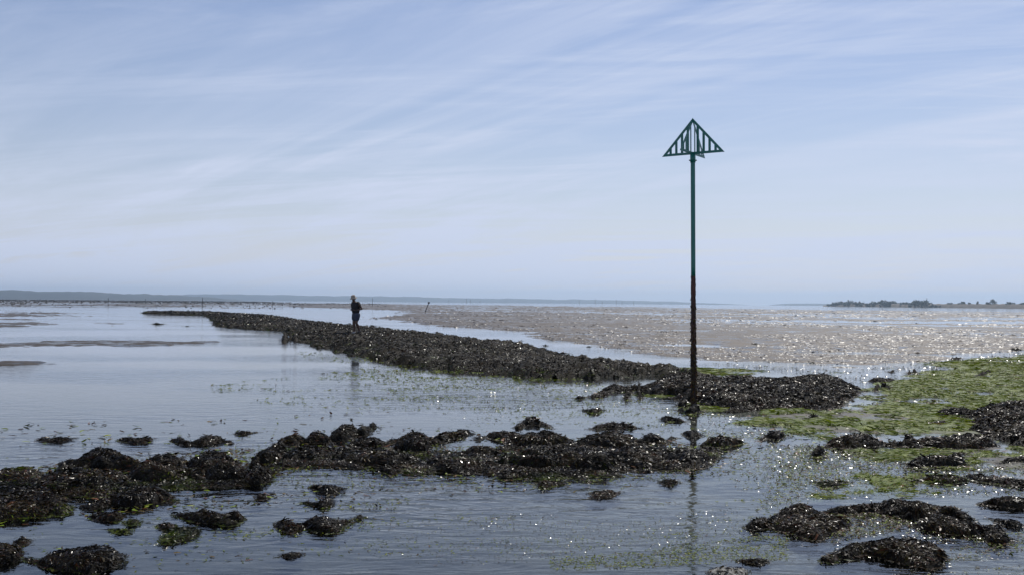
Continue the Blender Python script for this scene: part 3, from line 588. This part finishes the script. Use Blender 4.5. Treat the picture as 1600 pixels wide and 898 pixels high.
for i, P in enumerate(ALG):
    V, F, x, y, z, f, res = algae_sheet(P, 300+i*31, .17)
    VV.append(V); FF.append(F+base); base += len(V)
    r = np.random.default_rng(60+i); sel = np.argwhere(f > -.02); dist = math.hypot(*P.mean(0)); fs = max(.03, .0024*dist)
    n = int(min(len(sel)*res*res*.35/(fs*fs*.3), 30000))
    pk = sel[r.integers(0, len(sel), n)]; qx = x[pk[:, 0], pk[:, 1]]+r.uniform(-res, res, n); qy = y[pk[:, 0], pk[:, 1]]+r.uniform(-res, res, n); qz = z[pk[:, 0], pk[:, 1]]
    Nn = np.stack([.13*r.standard_normal(n), .13*r.standard_normal(n), np.ones(n)], 1); Nn /= np.linalg.norm(Nn, axis=1)[:, None]
    an = -.25+1.6*fbm(qx*.5, qy*.5, 71, 2)+r.normal(0, .35, n); Tn = np.stack([np.cos(an), np.sin(an), 0*an], 1); Tn /= np.linalg.norm(Tn, axis=1)[:, None]
    fv, ff = fronds(np.stack([qx, qy, np.maximum(qz, .002)+.004], 1), Nn, Tn, fs*2.6, .10, .05, 900+i); fv[:, 2] = np.maximum(fv[:, 2], .003)
    cb = GPAL[r.integers(0, 4, n)]; patch = fbm(qx*.9, qy*1.2, 77+i, 4); dk = r.random(n) < (.04+.16*(patch < -.3))
    cb = np.where(dk[:, None], PAL[r.integers(0, 7, n)], cb)*r.uniform(.85, 1.15, n)[:, None]
    BV.append(fv); BF.append(ff+bb); BC.append(np.repeat(cb, 6, 0)); bb += len(fv)
tag(npmesh('algae_carpet', np.concatenate(VV), np.concatenate(FF), M_MAT), 'bright green algae carpet spread over the wet mud at right', 'green algae', kind='stuff')
tag(npmesh('algae_blades', np.concatenate(BV), np.concatenate(BF), M_ALGAE, col=np.concatenate(BC), smooth=False), 'loose green algae strands lying over the mud at right', 'green algae', kind='stuff')

# floating shreds in drifts: small curled leaves lying on the water
def shreds(name, label, zones, mat, seed):
    r = np.random.default_rng(seed); Vs, Fs, Cs, b0 = [], [], [], 0
    for poly, n, size, stretch, thr, gmix, tilt in zones:
        P = PG(poly); q_ = inpoly_points(P, n*4, seed+len(Vs)); ca, sa_ = math.cos(R(-14)), math.sin(R(-14))
        xr = q_[:, 0]*ca-q_[:, 1]*sa_; yr = q_[:, 0]*sa_+q_[:, 1]*ca
        f = fbm(xr*.55, yr*stretch, seed+9, 5, .62); q_ = q_[f > thr][:n]; m_ = len(q_)
        if not m_: continue
        zt_ = terrain(q_[:, 0], q_[:, 1])[0]
        Nn = np.stack([tilt*r.standard_normal(m_), tilt*r.standard_normal(m_), np.ones(m_)], 1); Nn /= np.linalg.norm(Nn, axis=1)[:, None]
        an = r.uniform(0, 6.28, m_); Tn = np.stack([np.cos(an), np.sin(an), 0*an], 1); Tn -= Nn*(Tn*Nn).sum(1)[:, None]; Tn /= np.linalg.norm(Tn, axis=1)[:, None]
        dd = np.hypot(q_[:, 0], q_[:, 1]); sz = 1.35*size*np.clip(dd/10, .7, 3.5)
        v_, f_ = fronds(np.stack([q_[:, 0], q_[:, 1], np.maximum(zt_, 0)+.006], 1), Nn, Tn, sz, .34, .3, seed+3); v_[:, 2] = .003+np.maximum(v_[:, 2]-.003, 0)*.4
        isg = r.random(m_) < gmix; cb = np.where(isg[:, None], GPAL[r.integers(0, 4, m_)], PAL[r.integers(0, 7, m_)])*r.uniform(.7, 1.3, m_)[:, None]
        Vs.append(v_); Fs.append(f_+b0); Cs.append(np.repeat(cb, 6, 0)); b0 += len(v_)
    return tag(npmesh(name, np.concatenate(Vs), np.concatenate(Fs), mat, col=np.concatenate(Cs), smooth=False), label, 'floating weed', kind='stuff')
shreds('floating_algae', 'drifts of yellow green algae shreds on the water between ridge and band', [
  ([(330,600),(480,585),(640,570),(860,590),(1000,610),(1080,640),(1040,690),(860,660),(700,670),(560,640),(330,625)], 1900, .022, 2.2, .14, .95, .22),
  ([(560,575),(900,588),(1080,650),(1040,670),(860,650),(640,640)], 2200, .018, 2.0, .02, .9, .3),
  ([(460,548),(600,560),(700,574),(620,578),(480,562)], 250, .02, 1.5, -.1, .95, .2),
  ([(1040,640),(1160,650),(1290,700),(1330,760),(1230,800),(1160,800),(1130,700)], 1400, .022, 1.6, -.1, .75, .35),
  ([(1250,690),(1420,720),(1640,720),(1640,800),(1560,770),(1260,775),(1180,800)], 3000, .022, 1.5, -.25, .65, .4)], M_ALGAE, 41)
shreds('floating_algae', 'loose green and brown weed shreds drifting on the near water', [
  ([(560,790),(800,740),(1130,730),(1230,800),(1300,860),(1300,920),(560,920)], 1100, .018, 2.4, .2, .75, .35),
  ([(850,800),(1230,770),(1230,880),(860,890)], 2200, .020, 2.6, .18, .85, .3),
  ([(60,770),(420,745),(640,745),(640,800),(460,860),(200,850),(40,830)], 900, .022, 2.2, .2, .8, .25),
  ([(0,800),(600,780),(700,910),(-30,910)], 250, .022, 2.4, .2, .7, .25),
  ([(380,720),(620,735),(1120,715),(1150,740),(860,760),(600,765),(400,760)], 1200, .022, 1.2, -.1, .6, .35),
  ([(0,735),(300,705),(640,690),(900,680),(1060,690),(1120,715),(1040,730),(800,740),(500,730),(380,755),(0,775)], 5000, .030, 1.0, -.15, .28, .4),
  ([(0,700),(120,680),(420,670),(820,650),(830,690),(0,740)], 350, .022, 1.4, .0, .5, .3),
  ([(1290,800),(1380,800),(1440,820),(1390,830),(1300,850)], 1200, .022, 1.2, -.5, .35, .5),
  ([(1400,880),(1620,800),(1640,880),(1400,910)], 500, .022, 2.2, .1, .4, .4)], M_ALGAE, 57)
shreds('glint_flecks', 'weed coloured flecks added as sun glints over shallow water and mud at right', [  # tilted glossy flecks added where the wet film glitters in the sun
  ([(1040,640),(1160,650),(1290,700),(1330,760),(1230,800),(1160,800),(1130,700)], 1500, .014, 1.6, -.15, .4, .5),
  ([(1200,690),(1420,715),(1640,715),(1640,800),(1560,775),(1260,780),(1180,800)], 4500, .014, 1.5, -.25, .3, .5),
  ([(1290,800),(1400,800),(1560,830),(1480,890),(1400,830),(1300,860)], 1800, .014, 1.2, -.4, .3, .6),
  ([(560,850),(800,800),(1130,780),(1230,840),(1400,880),(1640,850),(1640,920),(540,920)], 2600, .013, 2.0, .0, .4, .5),
  ([(640,600),(860,590),(1000,605),(1090,640),(1040,680),(860,660),(700,655)], 1500, .016, 1.6, -.05, .5, .5),
  ([(1100,566),(1330,578),(1440,566),(1640,545),(1640,575),(1480,585),(1340,600),(1200,580)], 2500, .016, 1.5, -.2, .2, .5)], M_GLINT, 91)
shreds('wrack_scraps', 'small brown wrack scraps drifting between the seaweed heaps', [
  ([(0,735),(300,700),(640,690),(900,680),(1090,690),(1180,700),(1120,760),(900,770),(600,775),(300,800),(0,800)], 900, .040, 1.1, .0, .2, .45),
  ([(0,790),(300,760),(620,770),(660,860),(300,880),(0,860)], 260, .038, 1.4, .12, .3, .4),
  ([(0,660),(400,650),(620,640),(600,680),(200,700),(0,715)], 120, .040, 1.6, .1, .3, .4),
  ([(1160,650),(1640,600),(1640,790),(1400,770),(1240,770)], 1300, .036, 1.0, -.1, .25, .45),
  ([(1350,600),(1640,570),(1640,640),(1460,640),(1350,630)], 700, .022, 1.0, .0, .05, .5)], M_WRACK, 133)
# faceted lumps added on the rippled sand so it sparkles in the sun
def lumps(name, pts, sz, hk, mat, label, cat, seed, sides=5):
    r = np.random.default_rng(seed); n = len(pts); zb = terrain(pts[:, 0], pts[:, 1])[0]; t_ = np.arange(sides)*2*math.pi/sides; rot = r.uniform(0, 6.28, n)[:, None]
    ring = np.stack([pts[:, None, 0]+np.cos(t_+rot)*sz[:, None]*r.uniform(.6, 1.4, (n, sides)), pts[:, None, 1]+np.sin(t_+rot)*sz[:, None]*r.uniform(.6, 1.4, (n, sides)), np.repeat(zb[:, None]-.01, sides, 1)], 2)
    apex = np.stack([pts[:, 0]+.4*sz*r.standard_normal(n), pts[:, 1]+.4*sz*r.standard_normal(n), zb+sz*r.uniform(.3, 1, n)*hk], 1)[:, None]
    V = np.concatenate([ring, apex], 1).reshape(-1, 3); b = np.arange(n)[:, None]*(sides+1)
    F = np.concatenate([b+np.array([i, (i+1) % sides, sides]) for i in range(sides)], 0)
    return tag(npmesh(name, V, F, mat, smooth=False), label, cat, kind='stuff')
r = np.random.default_rng(19); PX = np.stack([r.uniform(480, 1640, 90000), 474+r.uniform(0, 1, 90000)**1.0*112], 1); PX[:, 1] += (PX[:, 0]-480)*.0087
pts = np.array([gp(*p) for p in PX]); zt_ = terrain(pts[:, 0], pts[:, 1])[0]; rr_ = np.hypot(pts[:, 0], pts[:, 1])
ok = (zt_ > -.004) & (sdist(pts[:, 0], pts[:, 1], FLAT_R) > -1) & (rr_ < 420) & (fbm(pts[:, 0]*.15, pts[:, 1]*.05, 61, 3) > -.25); pts = pts[ok][:17000]
lumps('sparkle_lumps', pts, np.clip(np.hypot(pts[:, 0], pts[:, 1])*.0015, .03, .35)*r.uniform(.35, 1.6, len(pts))**1.5, .22, M_SPARKLE, 'faceted lumps added for sun sparkle over the rippled wet sand', 'sparkle lumps', 20)
# mussel lumps on the far left flats
r = np.random.default_rng(5); P = FLAT_L; pts = inpoly_points(P, 9000, 8); f = fbm(pts[:, 0]*.02, pts[:, 1]*.008, 4, 4); pts = pts[f > -.25]
n = len(pts); sz = r.uniform(.18, .6, n)*np.clip(np.hypot(pts[:, 0], pts[:, 1])/300, .5, 2.2); an = r.uniform(0, 6.28, (n, 5))
ring = np.stack([pts[:, None, 0]+np.cos(np.arange(5)*1.257+an*.15)*sz[:, None]*r.uniform(.6, 1.3, (n, 5)), pts[:, None, 1]+np.sin(np.arange(5)*1.257)*sz[:, None]*r.uniform(.6, 1.3, (n, 5)), np.full((n, 5), -.05)], 2)
apex = np.stack([pts[:, 0], pts[:, 1], .05+sz*r.uniform(.15, .5, n)], 1)[:, None]
V = np.concatenate([ring, apex], 1).reshape(-1, 3); b = np.arange(n)[:, None]*6
F = np.concatenate([b+np.array([i, (i+1) % 5, 5]) for i in range(5)], 0)
tag(npmesh('mussel_bed', V, F, M_ROCK, smooth=False), 'dark speckled mussel beds on the far left tidal flat', 'mussel bed', kind='stuff')

# ------------------------------------------------------------------ green beacon with a cone topmark
def tube(bm, p0, p1, r0, r1=None, seg=20, rings=1, wob=0, seed=0):
    p0 = Vector(p0); p1 = Vector(p1); r1 = r0 if r1 is None else r1; ax = (p1-p0).normalized(); u = ax.orthogonal().normalized(); v = ax.cross(u); rs = []
    rr = random.Random(seed)
    for k in range(rings+1):
        t = k/rings; c = p0.lerp(p1, t); ra = r0+(r1-r0)*t
        rs.append([bm.verts.new(c+(u*math.cos(a)+v*math.sin(a))*(ra+wob*rr.uniform(-1, 1))) for a in (2*math.pi*i/seg for i in range(seg))])
    for a, b in zip(rs, rs[1:]):
        for i in range(seg): bm.faces.new((a[i], a[(i+1) % seg], b[(i+1) % seg], b[i]))
    bm.faces.new(rs[0][::-1]); bm.faces.new(rs[-1])
def plate(bm, pts, th, bevel=.0):
    """flat polygon in the local XZ plane, extruded +-th/2 in Y"""
    a = [bm.verts.new((x, -th/2, z)) for x, z in pts]; b = [bm.verts.new((x, th/2, z)) for x, z in pts]; n = len(pts)
    bm.faces.new(a); bm.faces.new(b[::-1])
    for i in range(n): bm.faces.new((a[i], b[i], b[(i+1) % n], a[(i+1) % n]))
bx, by = gp(1084, 640)
BD = math.hypot(bx, by)
def zat(py): return CAM_H + (hor(1083)-py)/FPX*BD*1.0
beacon = empty('beacon', (bx, by, 0)); beacon.rotation_euler = (0, R(-0.55), 0)
tag(beacon, 'green channel marker beacon with triangular slatted topmark on a tall weedy pole', 'channel beacon')
ZT, ZM = zat(245), zat(432)
bm = bmesh.new(); tube(bm, (0, 0, ZM-.03), (0, 0, ZT), .036, seg=28, rings=12, wob=.0004); bmobj('pole', bm, M_GREEN, beacon, True)
bm = bmesh.new(); tube(bm, (0, 0, -.25), (0, 0, ZM), .040, .0385, seg=22, rings=90, wob=.0042, seed=3); bmobj('fouled_pole', bm, M_FOUL, beacon, True)
bm = bmesh.new(); tube(bm, (0, 0, ZT-.13), (0, 0, ZT-.005), .044, seg=28); cl = bmobj('collar', bm, M_GREEN, beacon, True)
for sx in (-1, 1):
    bm = bmesh.new(); tube(bm, (sx*.040, 0, ZT-.095), (sx*.063, 0, ZT-.095), .011, seg=6); bmobj('bolt', bm, M_STEEL, cl)
HW, HT, BW = .535, zat(189)-ZT, .040
def topmark(ang, dy):
    bm = bmesh.new(); th = .008; ap = (0, HT); l_ = (-HW, 0); r_ = (HW, 0)
    sl = math.hypot(HW, HT); nx_, nz_ = HT/sl, HW/sl
    xin = HW - BW*(1/nx_) - (BW)*(HW/HT); zin = HT - BW/nz_
    inl, inr, inap = (-xin, BW), (xin, BW), (0, zin)
    plate(bm, [l_, r_, inr, inl], th); plate(bm, [r_, ap, inap, inr], th); plate(bm, [ap, l_, inl, inap], th)
    pan = bmobj('topmark_panel', bm, M_GREEN, beacon); pan.location = (0, dy, ZT); pan.rotation_euler = (0, 0, ang)
    for i, xx in enumerate((-.385, -.285, -.185, -.085, .085, .185, .285, .385)):
        bm = bmesh.new(); zt_ = lambda q_: zin - (zin-BW)*abs(q_)/xin + .006
        plate(bm, [(xx-.0205, BW-.006), (xx+.0205, BW-.006), (xx+.0205, zt_(xx+.0205)), (xx-.0205, zt_(xx-.0205))], .006)
        bmobj('slat', bm, M_GREEN, pan)
    return pan
topmark(R(-32), 0.0); topmark(R(58), 0.0)
# strands hanging off the fouled part
r = np.random.default_rng(2); n = 1500; zz_ = r.uniform(.02, ZM*.93, n)*r.uniform(.3, 1, n); an = r.uniform(0, 6.28, n)
Nn = np.stack([np.cos(an), np.sin(an), 0*an], 1); Pp = Nn*.039; Pp[:, 2] = zz_
Tn = np.stack([-np.sin(an)*.5*r.standard_normal(n), np.cos(an)*.5*r.standard_normal(n), -np.ones(n)], 1); Tn /= np.linalg.norm(Tn, axis=1)[:, None]
v_, f_ = fronds(Pp, Nn, Tn, .035, .3, .3, 8)
npmesh('fronds', v_, f_, M_WRACK, beacon, col=np.repeat(PAL[r.integers(0, 7, n)]*.8, 6, 0), smooth=False)

# ------------------------------------------------------------------ walking man
def skin(name, pts, edges, rad, mat, parent, root=0, sub=2):
    me = bpy.data.meshes.new(name); me.from_pydata(pts, edges, []); o = bpy.data.objects.new(name, me); C.objects.link(o)
    md = o.modifiers.new('skin', 'SKIN'); md.use_smooth_shade = True
    if not me.skin_vertices: me.attributes
    for i, sv in enumerate(me.skin_vertices[0].data):
        q_ = rad[i]; sv.radius = q_ if isinstance(q_, tuple) else (q_, q_); sv.use_root = (i == root)
    s_ = o.modifiers.new('sub', 'SUBSURF'); s_.levels = sub; s_.render_levels = sub
    dg = bpy.context.evaluated_depsgraph_get(); dg.update(); nm = bpy.data.meshes.new_from_object(o.evaluated_get(dg)); nm.materials.clear(); nm.materials.append(mat)
    for p in nm.polygons: p.use_smooth = True
    bpy.data.objects.remove(o); n_ = bpy.data.objects.new(name, nm); C.objects.link(n_); n_.parent = parent; return n_
for zc in np.arange(.45, 0, -.01):                       # follow the slope of the ridge to where he stands
    px_, py_ = gp(556, 521.5, zc)
    qx, qy = np.meshgrid(px_+np.linspace(-.15, .15, 7), py_+np.linspace(-.15, .15, 7)); pz = float(np.mean(ridge_h(qx, qy)[1]))
    if pz >= zc: break
pz += .015
man = empty('person', (px_, py_, pz), R(180+48)); man.scale = (.98, .98, .98)      # local +X is the way he walks
tag(man, 'man in beige bucket hat and dark shirt walking along the ridge with head bowed', 'person')
# body
J, E, RD = [], [], []
def j(p, rad, par=None):
    J.append(p); RD.append(rad); i = len(J)-1
    if par is not None: E.append((par, i))
    return i
pel = j((0, 0, .94), (.125, .10)); sp1 = j((.03, 0, 1.14), (.125, .095), pel); ch = j((.05, 0, 1.35), (.15, .11), sp1)
nk = j((.10, 0, 1.49), .055, ch); hd0 = j((.15, 0, 1.555), .062, nk); hd1 = j((.175, 0, 1.64), (.078, .09), hd0); hd2 = j((.175, 0, 1.72), (.06, .075), hd1)
nose = j((.27, 0, 1.615), .014, hd1); chin = j((.225, 0, 1.545), .035, hd0)
for s in (-1, 1):
    j((.16, s*.088, 1.63), .014, hd1)
    sh = j((.05, s*.18, 1.42), .062, ch); el = j((-.10, s*.335, 1.15), .046, sh); wr = j((.14, s*.12, 1.10), .028, el); pa = j((.21, s*.075, 1.10), (.036, .022), wr)
    for k, (dy, ln) in enumerate(((-.028, .05), (-.010, .062), (.010, .058), (.028, .045))):
        f0 = j((.245, s*.065+dy, 1.105), .0105, pa); f1 = j((.245+ln*.55, s*.055+dy*.9, 1.10), .0095, f0); j((.235+ln*.8, s*.045+dy*.9, 1.075), .008, f1)
    t0 = j((.21, s*.030, 1.125), .012, pa); j((.245, s*.012, 1.135), .0095, t0)
for s, kn, an_, toe in ((-1, (.07, -.085, .50), (.02, -.08, .09), (.16, -.085, .04)), (1, (.05, .085, .49), (-.16, .08, .14), (-.05, .085, .035))):
    hp_ = j((0, s*.085, .86), .092, pel); k_ = j(kn, .07, hp_); cf = j(tuple(np.array(kn)*.62+np.array(an_)*.38+np.array((-.02, 0, 0))), .068, k_); a_ = j(an_, .045, cf); j(toe, .035, a_)
skin('body', J, E, RD, M_SKIN, man)
skin('shirt', [(0, 0, .86), (.03, 0, 1.14), (.045, 0, 1.34), (.075, 0, 1.44), (.05, -.20, 1.41), (-.03, -.30, 1.24), (.05, .20, 1.41), (-.03, .30, 1.24)],
     [(0, 1), (1, 2), (2, 3), (2, 4), (4, 5), (2, 6), (6, 7)], [(.20, .18), (.215, .185), (.23, .19), (.11, .10), .115, .10, .115, .10], M_SHIRT, man, 2)
skin('shorts', [(0, 0, 1.02), (0, 0, .90), (.01, -.09, .80), (.055, -.09, .56), (.01, .09, .80), (.04, .09, .55)], [(0, 1), (1, 2), (2, 3), (1, 4), (4, 5)],
     [(.19, .17), (.19, .17), .145, .125, .145, .125], M_SHORTS, man, 1)
bm = bmesh.new(); prof = [(.0, .125), (.055, .122), (.088, .10), (.100, .05), (.106, .0), (.165, -.04), (.170, -.045), (.164, -.047), (.10, -.008)]
rs = [[bm.verts.new((math.cos(a)*q_*1.08, math.sin(a)*q_, z_)) for a in (i*math.pi/12 for i in range(24))] for q_, z_ in prof[1:]]
ct = bm.verts.new((0, 0, prof[0][1]))
for i in range(24): bm.faces.new((ct, rs[0][i], rs[0][(i+1) % 24]))
for a, b in zip(rs, rs[1:]):
    for i in range(24): bm.faces.new((a[i], b[i], b[(i+1) % 24], a[(i+1) % 24]))
hat = bmobj('hat', bm, M_HAT, man, True); hat.location = (.175, 0, 1.69); hat.rotation_euler = (0, R(14), 0)
skin('hair', [(.10, 0, 1.63), (.105, -.06, 1.625), (.105, .06, 1.625)], [(0, 1), (0, 2)], [.05, .035, .035], M_HAIR, man, 0, 1)
for s in (-1, 1):
    bm = bmesh.new(); bmesh.ops.create_uvsphere(bm, u_segments=8, v_segments=6, radius=.013); e_ = bmobj('eye', bm, M_EYE, man, True); e_.location = (.252, s*.032, 1.642)
skin('shoe', [(-.05, -.08, .06), (.05, -.083, .05), (.17, -.085, .035)], [(0, 1), (1, 2)], [(.05, .055), (.048, .05), (.045, .032)], M_SHOE, man, 1, 1)
skin('shoe', [(-.22, .08, .13), (-.13, .083, .09), (-.02, .085, .035)], [(0, 1), (1, 2)], [(.05, .055), (.048, .05), (.045, .032)], M_SHOED, man, 1, 1)
bm = bmesh.new(); bmesh.ops.create_cube(bm, size=1); bmesh.ops.scale(bm, vec=(.05, .09, .05), verts=bm.verts); bmesh.ops.bevel(bm, geom=bm.edges[:], offset=.012, segments=2, affect='EDGES')
cm_ = bmobj('camera_body', bm, M_DEV); bm = bmesh.new(); tube(bm, (.02, 0, 0), (.05, 0, 0), .02, seg=14); bmobj('lens', bm, M_DEV, cm_)
cm_.matrix_world = Matrix.Translation((px_, py_, pz)) @ Matrix.Rotation(R(228), 4, 'Z') @ Matrix.Translation((.27, 0, 1.105)); cm_.name = 'handheld_device'
tag(cm_, 'small dark object held in the hands of the walking man', 'handheld object')

# ------------------------------------------------------------------ stakes, far channel posts
def stake(name, px, dist, h, lean, rad, label, group, knob=False):
    p = far(px, dist); o = empty(name, (p.x, p.y, 0)); tag(o, label, 'stake', group); o.rotation_euler = (0, R(lean), R(random.uniform(-4, 4)))
    bm = bmesh.new(); tube(bm, (0, 0, -.5), (0, 0, h), rad, rad*.8, seg=8, rings=6, wob=rad*.08, seed=int(px)); bmobj('post', bm, M_WOOD, o, True)
    if knob:
        bm = bmesh.new(); bmesh.ops.create_icosphere(bm, subdivisions=2, radius=rad*2.6); k_ = bmobj('stake_head', bm, M_WOOD, o, True); k_.location = (0, 0, h)
    return o
SG = 'stakes on the far tidal flat'
for a_ in [(59,420,1.9,32,.10,'slanting stake on the far left flat, leaning right',SG),(84,520,1.1,-4,.10,'stub of a stake right of the slanting one at far left',SG),(169,330,2.1,1,.09,'upright thick stake on the far left flat under the hills',SG),(161,420,1.0,0,.08,'short stub just left of the upright thick stake',SG),(213,480,1.1,18,.10,'short leaning stub before the thin upright stake',SG),
    (227,400,2.0,2,.09,'thin upright stake on the far flat right of the short leaning stub',SG),(276,430,1.6,-8,.08,'stake leaning slightly left under the thin end of the hill',SG),(316,215,2.2,2,.06,'slim pale stake just beyond the far tip of the ridge',SG),(426,330,1.7,0,.08,'slim stake on the flat left of the walking man',SG),
    (582,350,2.9,0,.07,'tall thin pole standing right of the walking man',SG),(350,460,1.2,12,.09,'short stub tilted right between the ridge tip stake and the man',SG),(577,390,1.0,0,.08,'short stub beside the tall thin pole',SG)]: stake('stake', *a_)
stake('stake', 664, 165, 1.7, 22, .07, 'tilted stake with a knob on top, standing on sand right of the man', SG, True)
PGp = 'channel posts far out on the water'
for i, (px, h) in enumerate([(701,9),(735,12),(729,17),(750,8),(905,14),(930,18),(941,10),(963,16),(972,9),(990,11)]):
    stake('channel_post', px, 2300, h*.72, 0, .35, 'hazy thin post far out on the water under the pale hills', PGp)

# ------------------------------------------------------------------ wooded spit at far right
def crown(cx_, cy_, z0, rx, ry, rz_, n, leaf, seed):
    r = np.random.default_rng(seed); k = 7
    cc = np.stack([r.uniform(-.6, .6, k)*rx, r.uniform(-.6, .6, k)*ry, r.uniform(.25, .8, k)*rz_*1.2], 1); cr = r.uniform(.3, .55, k)
    w_ = r.integers(0, k, n); d_ = r.standard_normal((n, 3)); d_ /= np.linalg.norm(d_, axis=1)[:, None]
    p = cc[w_]+d_*(cr[w_]*r.uniform(.6, 1.1, n))[:, None]*np.array([rx, ry, rz_*.7]); p += np.array([cx_, cy_, z0])
    a = r.standard_normal((n, 3)); a /= np.linalg.norm(a, axis=1)[:, None]; b_ = np.cross(a, r.standard_normal((n, 3))); b_ /= np.linalg.norm(b_, axis=1)[:, None]
    s_ = leaf*r.uniform(.6, 1.4, n)[:, None]
    V = np.stack([p-a*s_, p-b_*s_*.6, p+a*s_, p+b_*s_*.6], 1).reshape(-1, 3); return V, np.arange(n)[:, None]*4+np.array([0, 1, 2, 3])
SD = 1650.
VV, FF, b0 = [], [], 0
r = np.random.default_rng(12)
for i, px in enumerate(np.arange(1293, 1472, 1.15)):
    dd = SD+r.uniform(-40, 60)+(1470-px)*2.0; hh = r.uniform(5.2, 8.4)*(.95+.16*math.sin(px*.11)+.12*math.sin(px*.37))*(.55 if px < 1300 else 1)*(1 if px < 1455 else .6); p = far(px, dd)
    V, F = crown(p.x, p.y, -1, r.uniform(3, 5), 4, hh*1.2, 90, 1.2, 500+i); VV.append(V); FF.append(F+b0); b0 += len(V)
tag(npmesh('treeline', np.concatenate(VV), np.concatenate(FF), M_LEAF, smooth=False), 'far blue grey wood along the spit on the right horizon', 'far wood', kind='stuff')
xs = np.arange(1286, 1990, 4.); V = []
for t, hs in ((0, -.6), (.1, .7), (.35, 1), (.8, .95), (1, -.5)):
    for px in xs:
        p = far(px, SD-40+140*t+max(0, 1470-px)*2.0-max(0, px-1470)*1.1); hgt_ = np.interp(px, [1286, 1330, 1460, 1480, 1600, 1990], [2, 5.5, 5.8, 5.8, 6.2, 6.8]); V.append((p.x, p.y, hs*hgt_*(1+.08*math.sin(px*.5+t*9))))
n = len(xs); F = [(jj*n+i, jj*n+i+1, (jj+1)*n+i+1, (jj+1)*n+i) for jj in range(4) for i in range(n-1)]
tag(npmesh('shore', np.array(V), np.array(F), M_LAND), kind='structure')
def tree(name, px, wpx, hpx, lab, seed):
    dd = SD-40-max(0, px-1470)*1.1+40; p = far(px, dd, 4.6); k = dd/FPX; o = empty(name, p); tag(o, lab, 'tree' if 'tree' in name else 'bush', 'trees and bushes on the far embankment')
    bm = bmesh.new(); tube(bm, (0, 0, -2.5), (0, 0, hpx*k*.6), .35, .15, seg=8); bmobj('trunk', bm, M_BARK, o)
    V, F = crown(0, 0, hpx*k*.02-.6, wpx*k*.5, wpx*k*.4, hpx*k*1.05, 320, .7, seed); npmesh('crown', V, F, M_LEAF, o, smooth=False)
for i, a_ in enumerate([('bush',1484,9,3,'low bush leftmost on the far embankment'),('bush',1502,12,4.6,'wide bush left of the small pair on the far embankment'),('bush',1515,5,3.2,'small bush just right of the wide bush on the far embankment'),('tree',1527,4,4.4,'narrow little tree between bushes on the far embankment'),
    ('tree',1551,12,6.5,'largest round tree on the far embankment at right'),('bush',1545,8,3.5,'bush at the left foot of the largest round tree'),('bush',1578,17,3.8,'widest low bush on the far embankment'),('bush',1597,10,2.8,'low bush at the right photo edge on the far embankment')]): tree(*a_, 700+i)
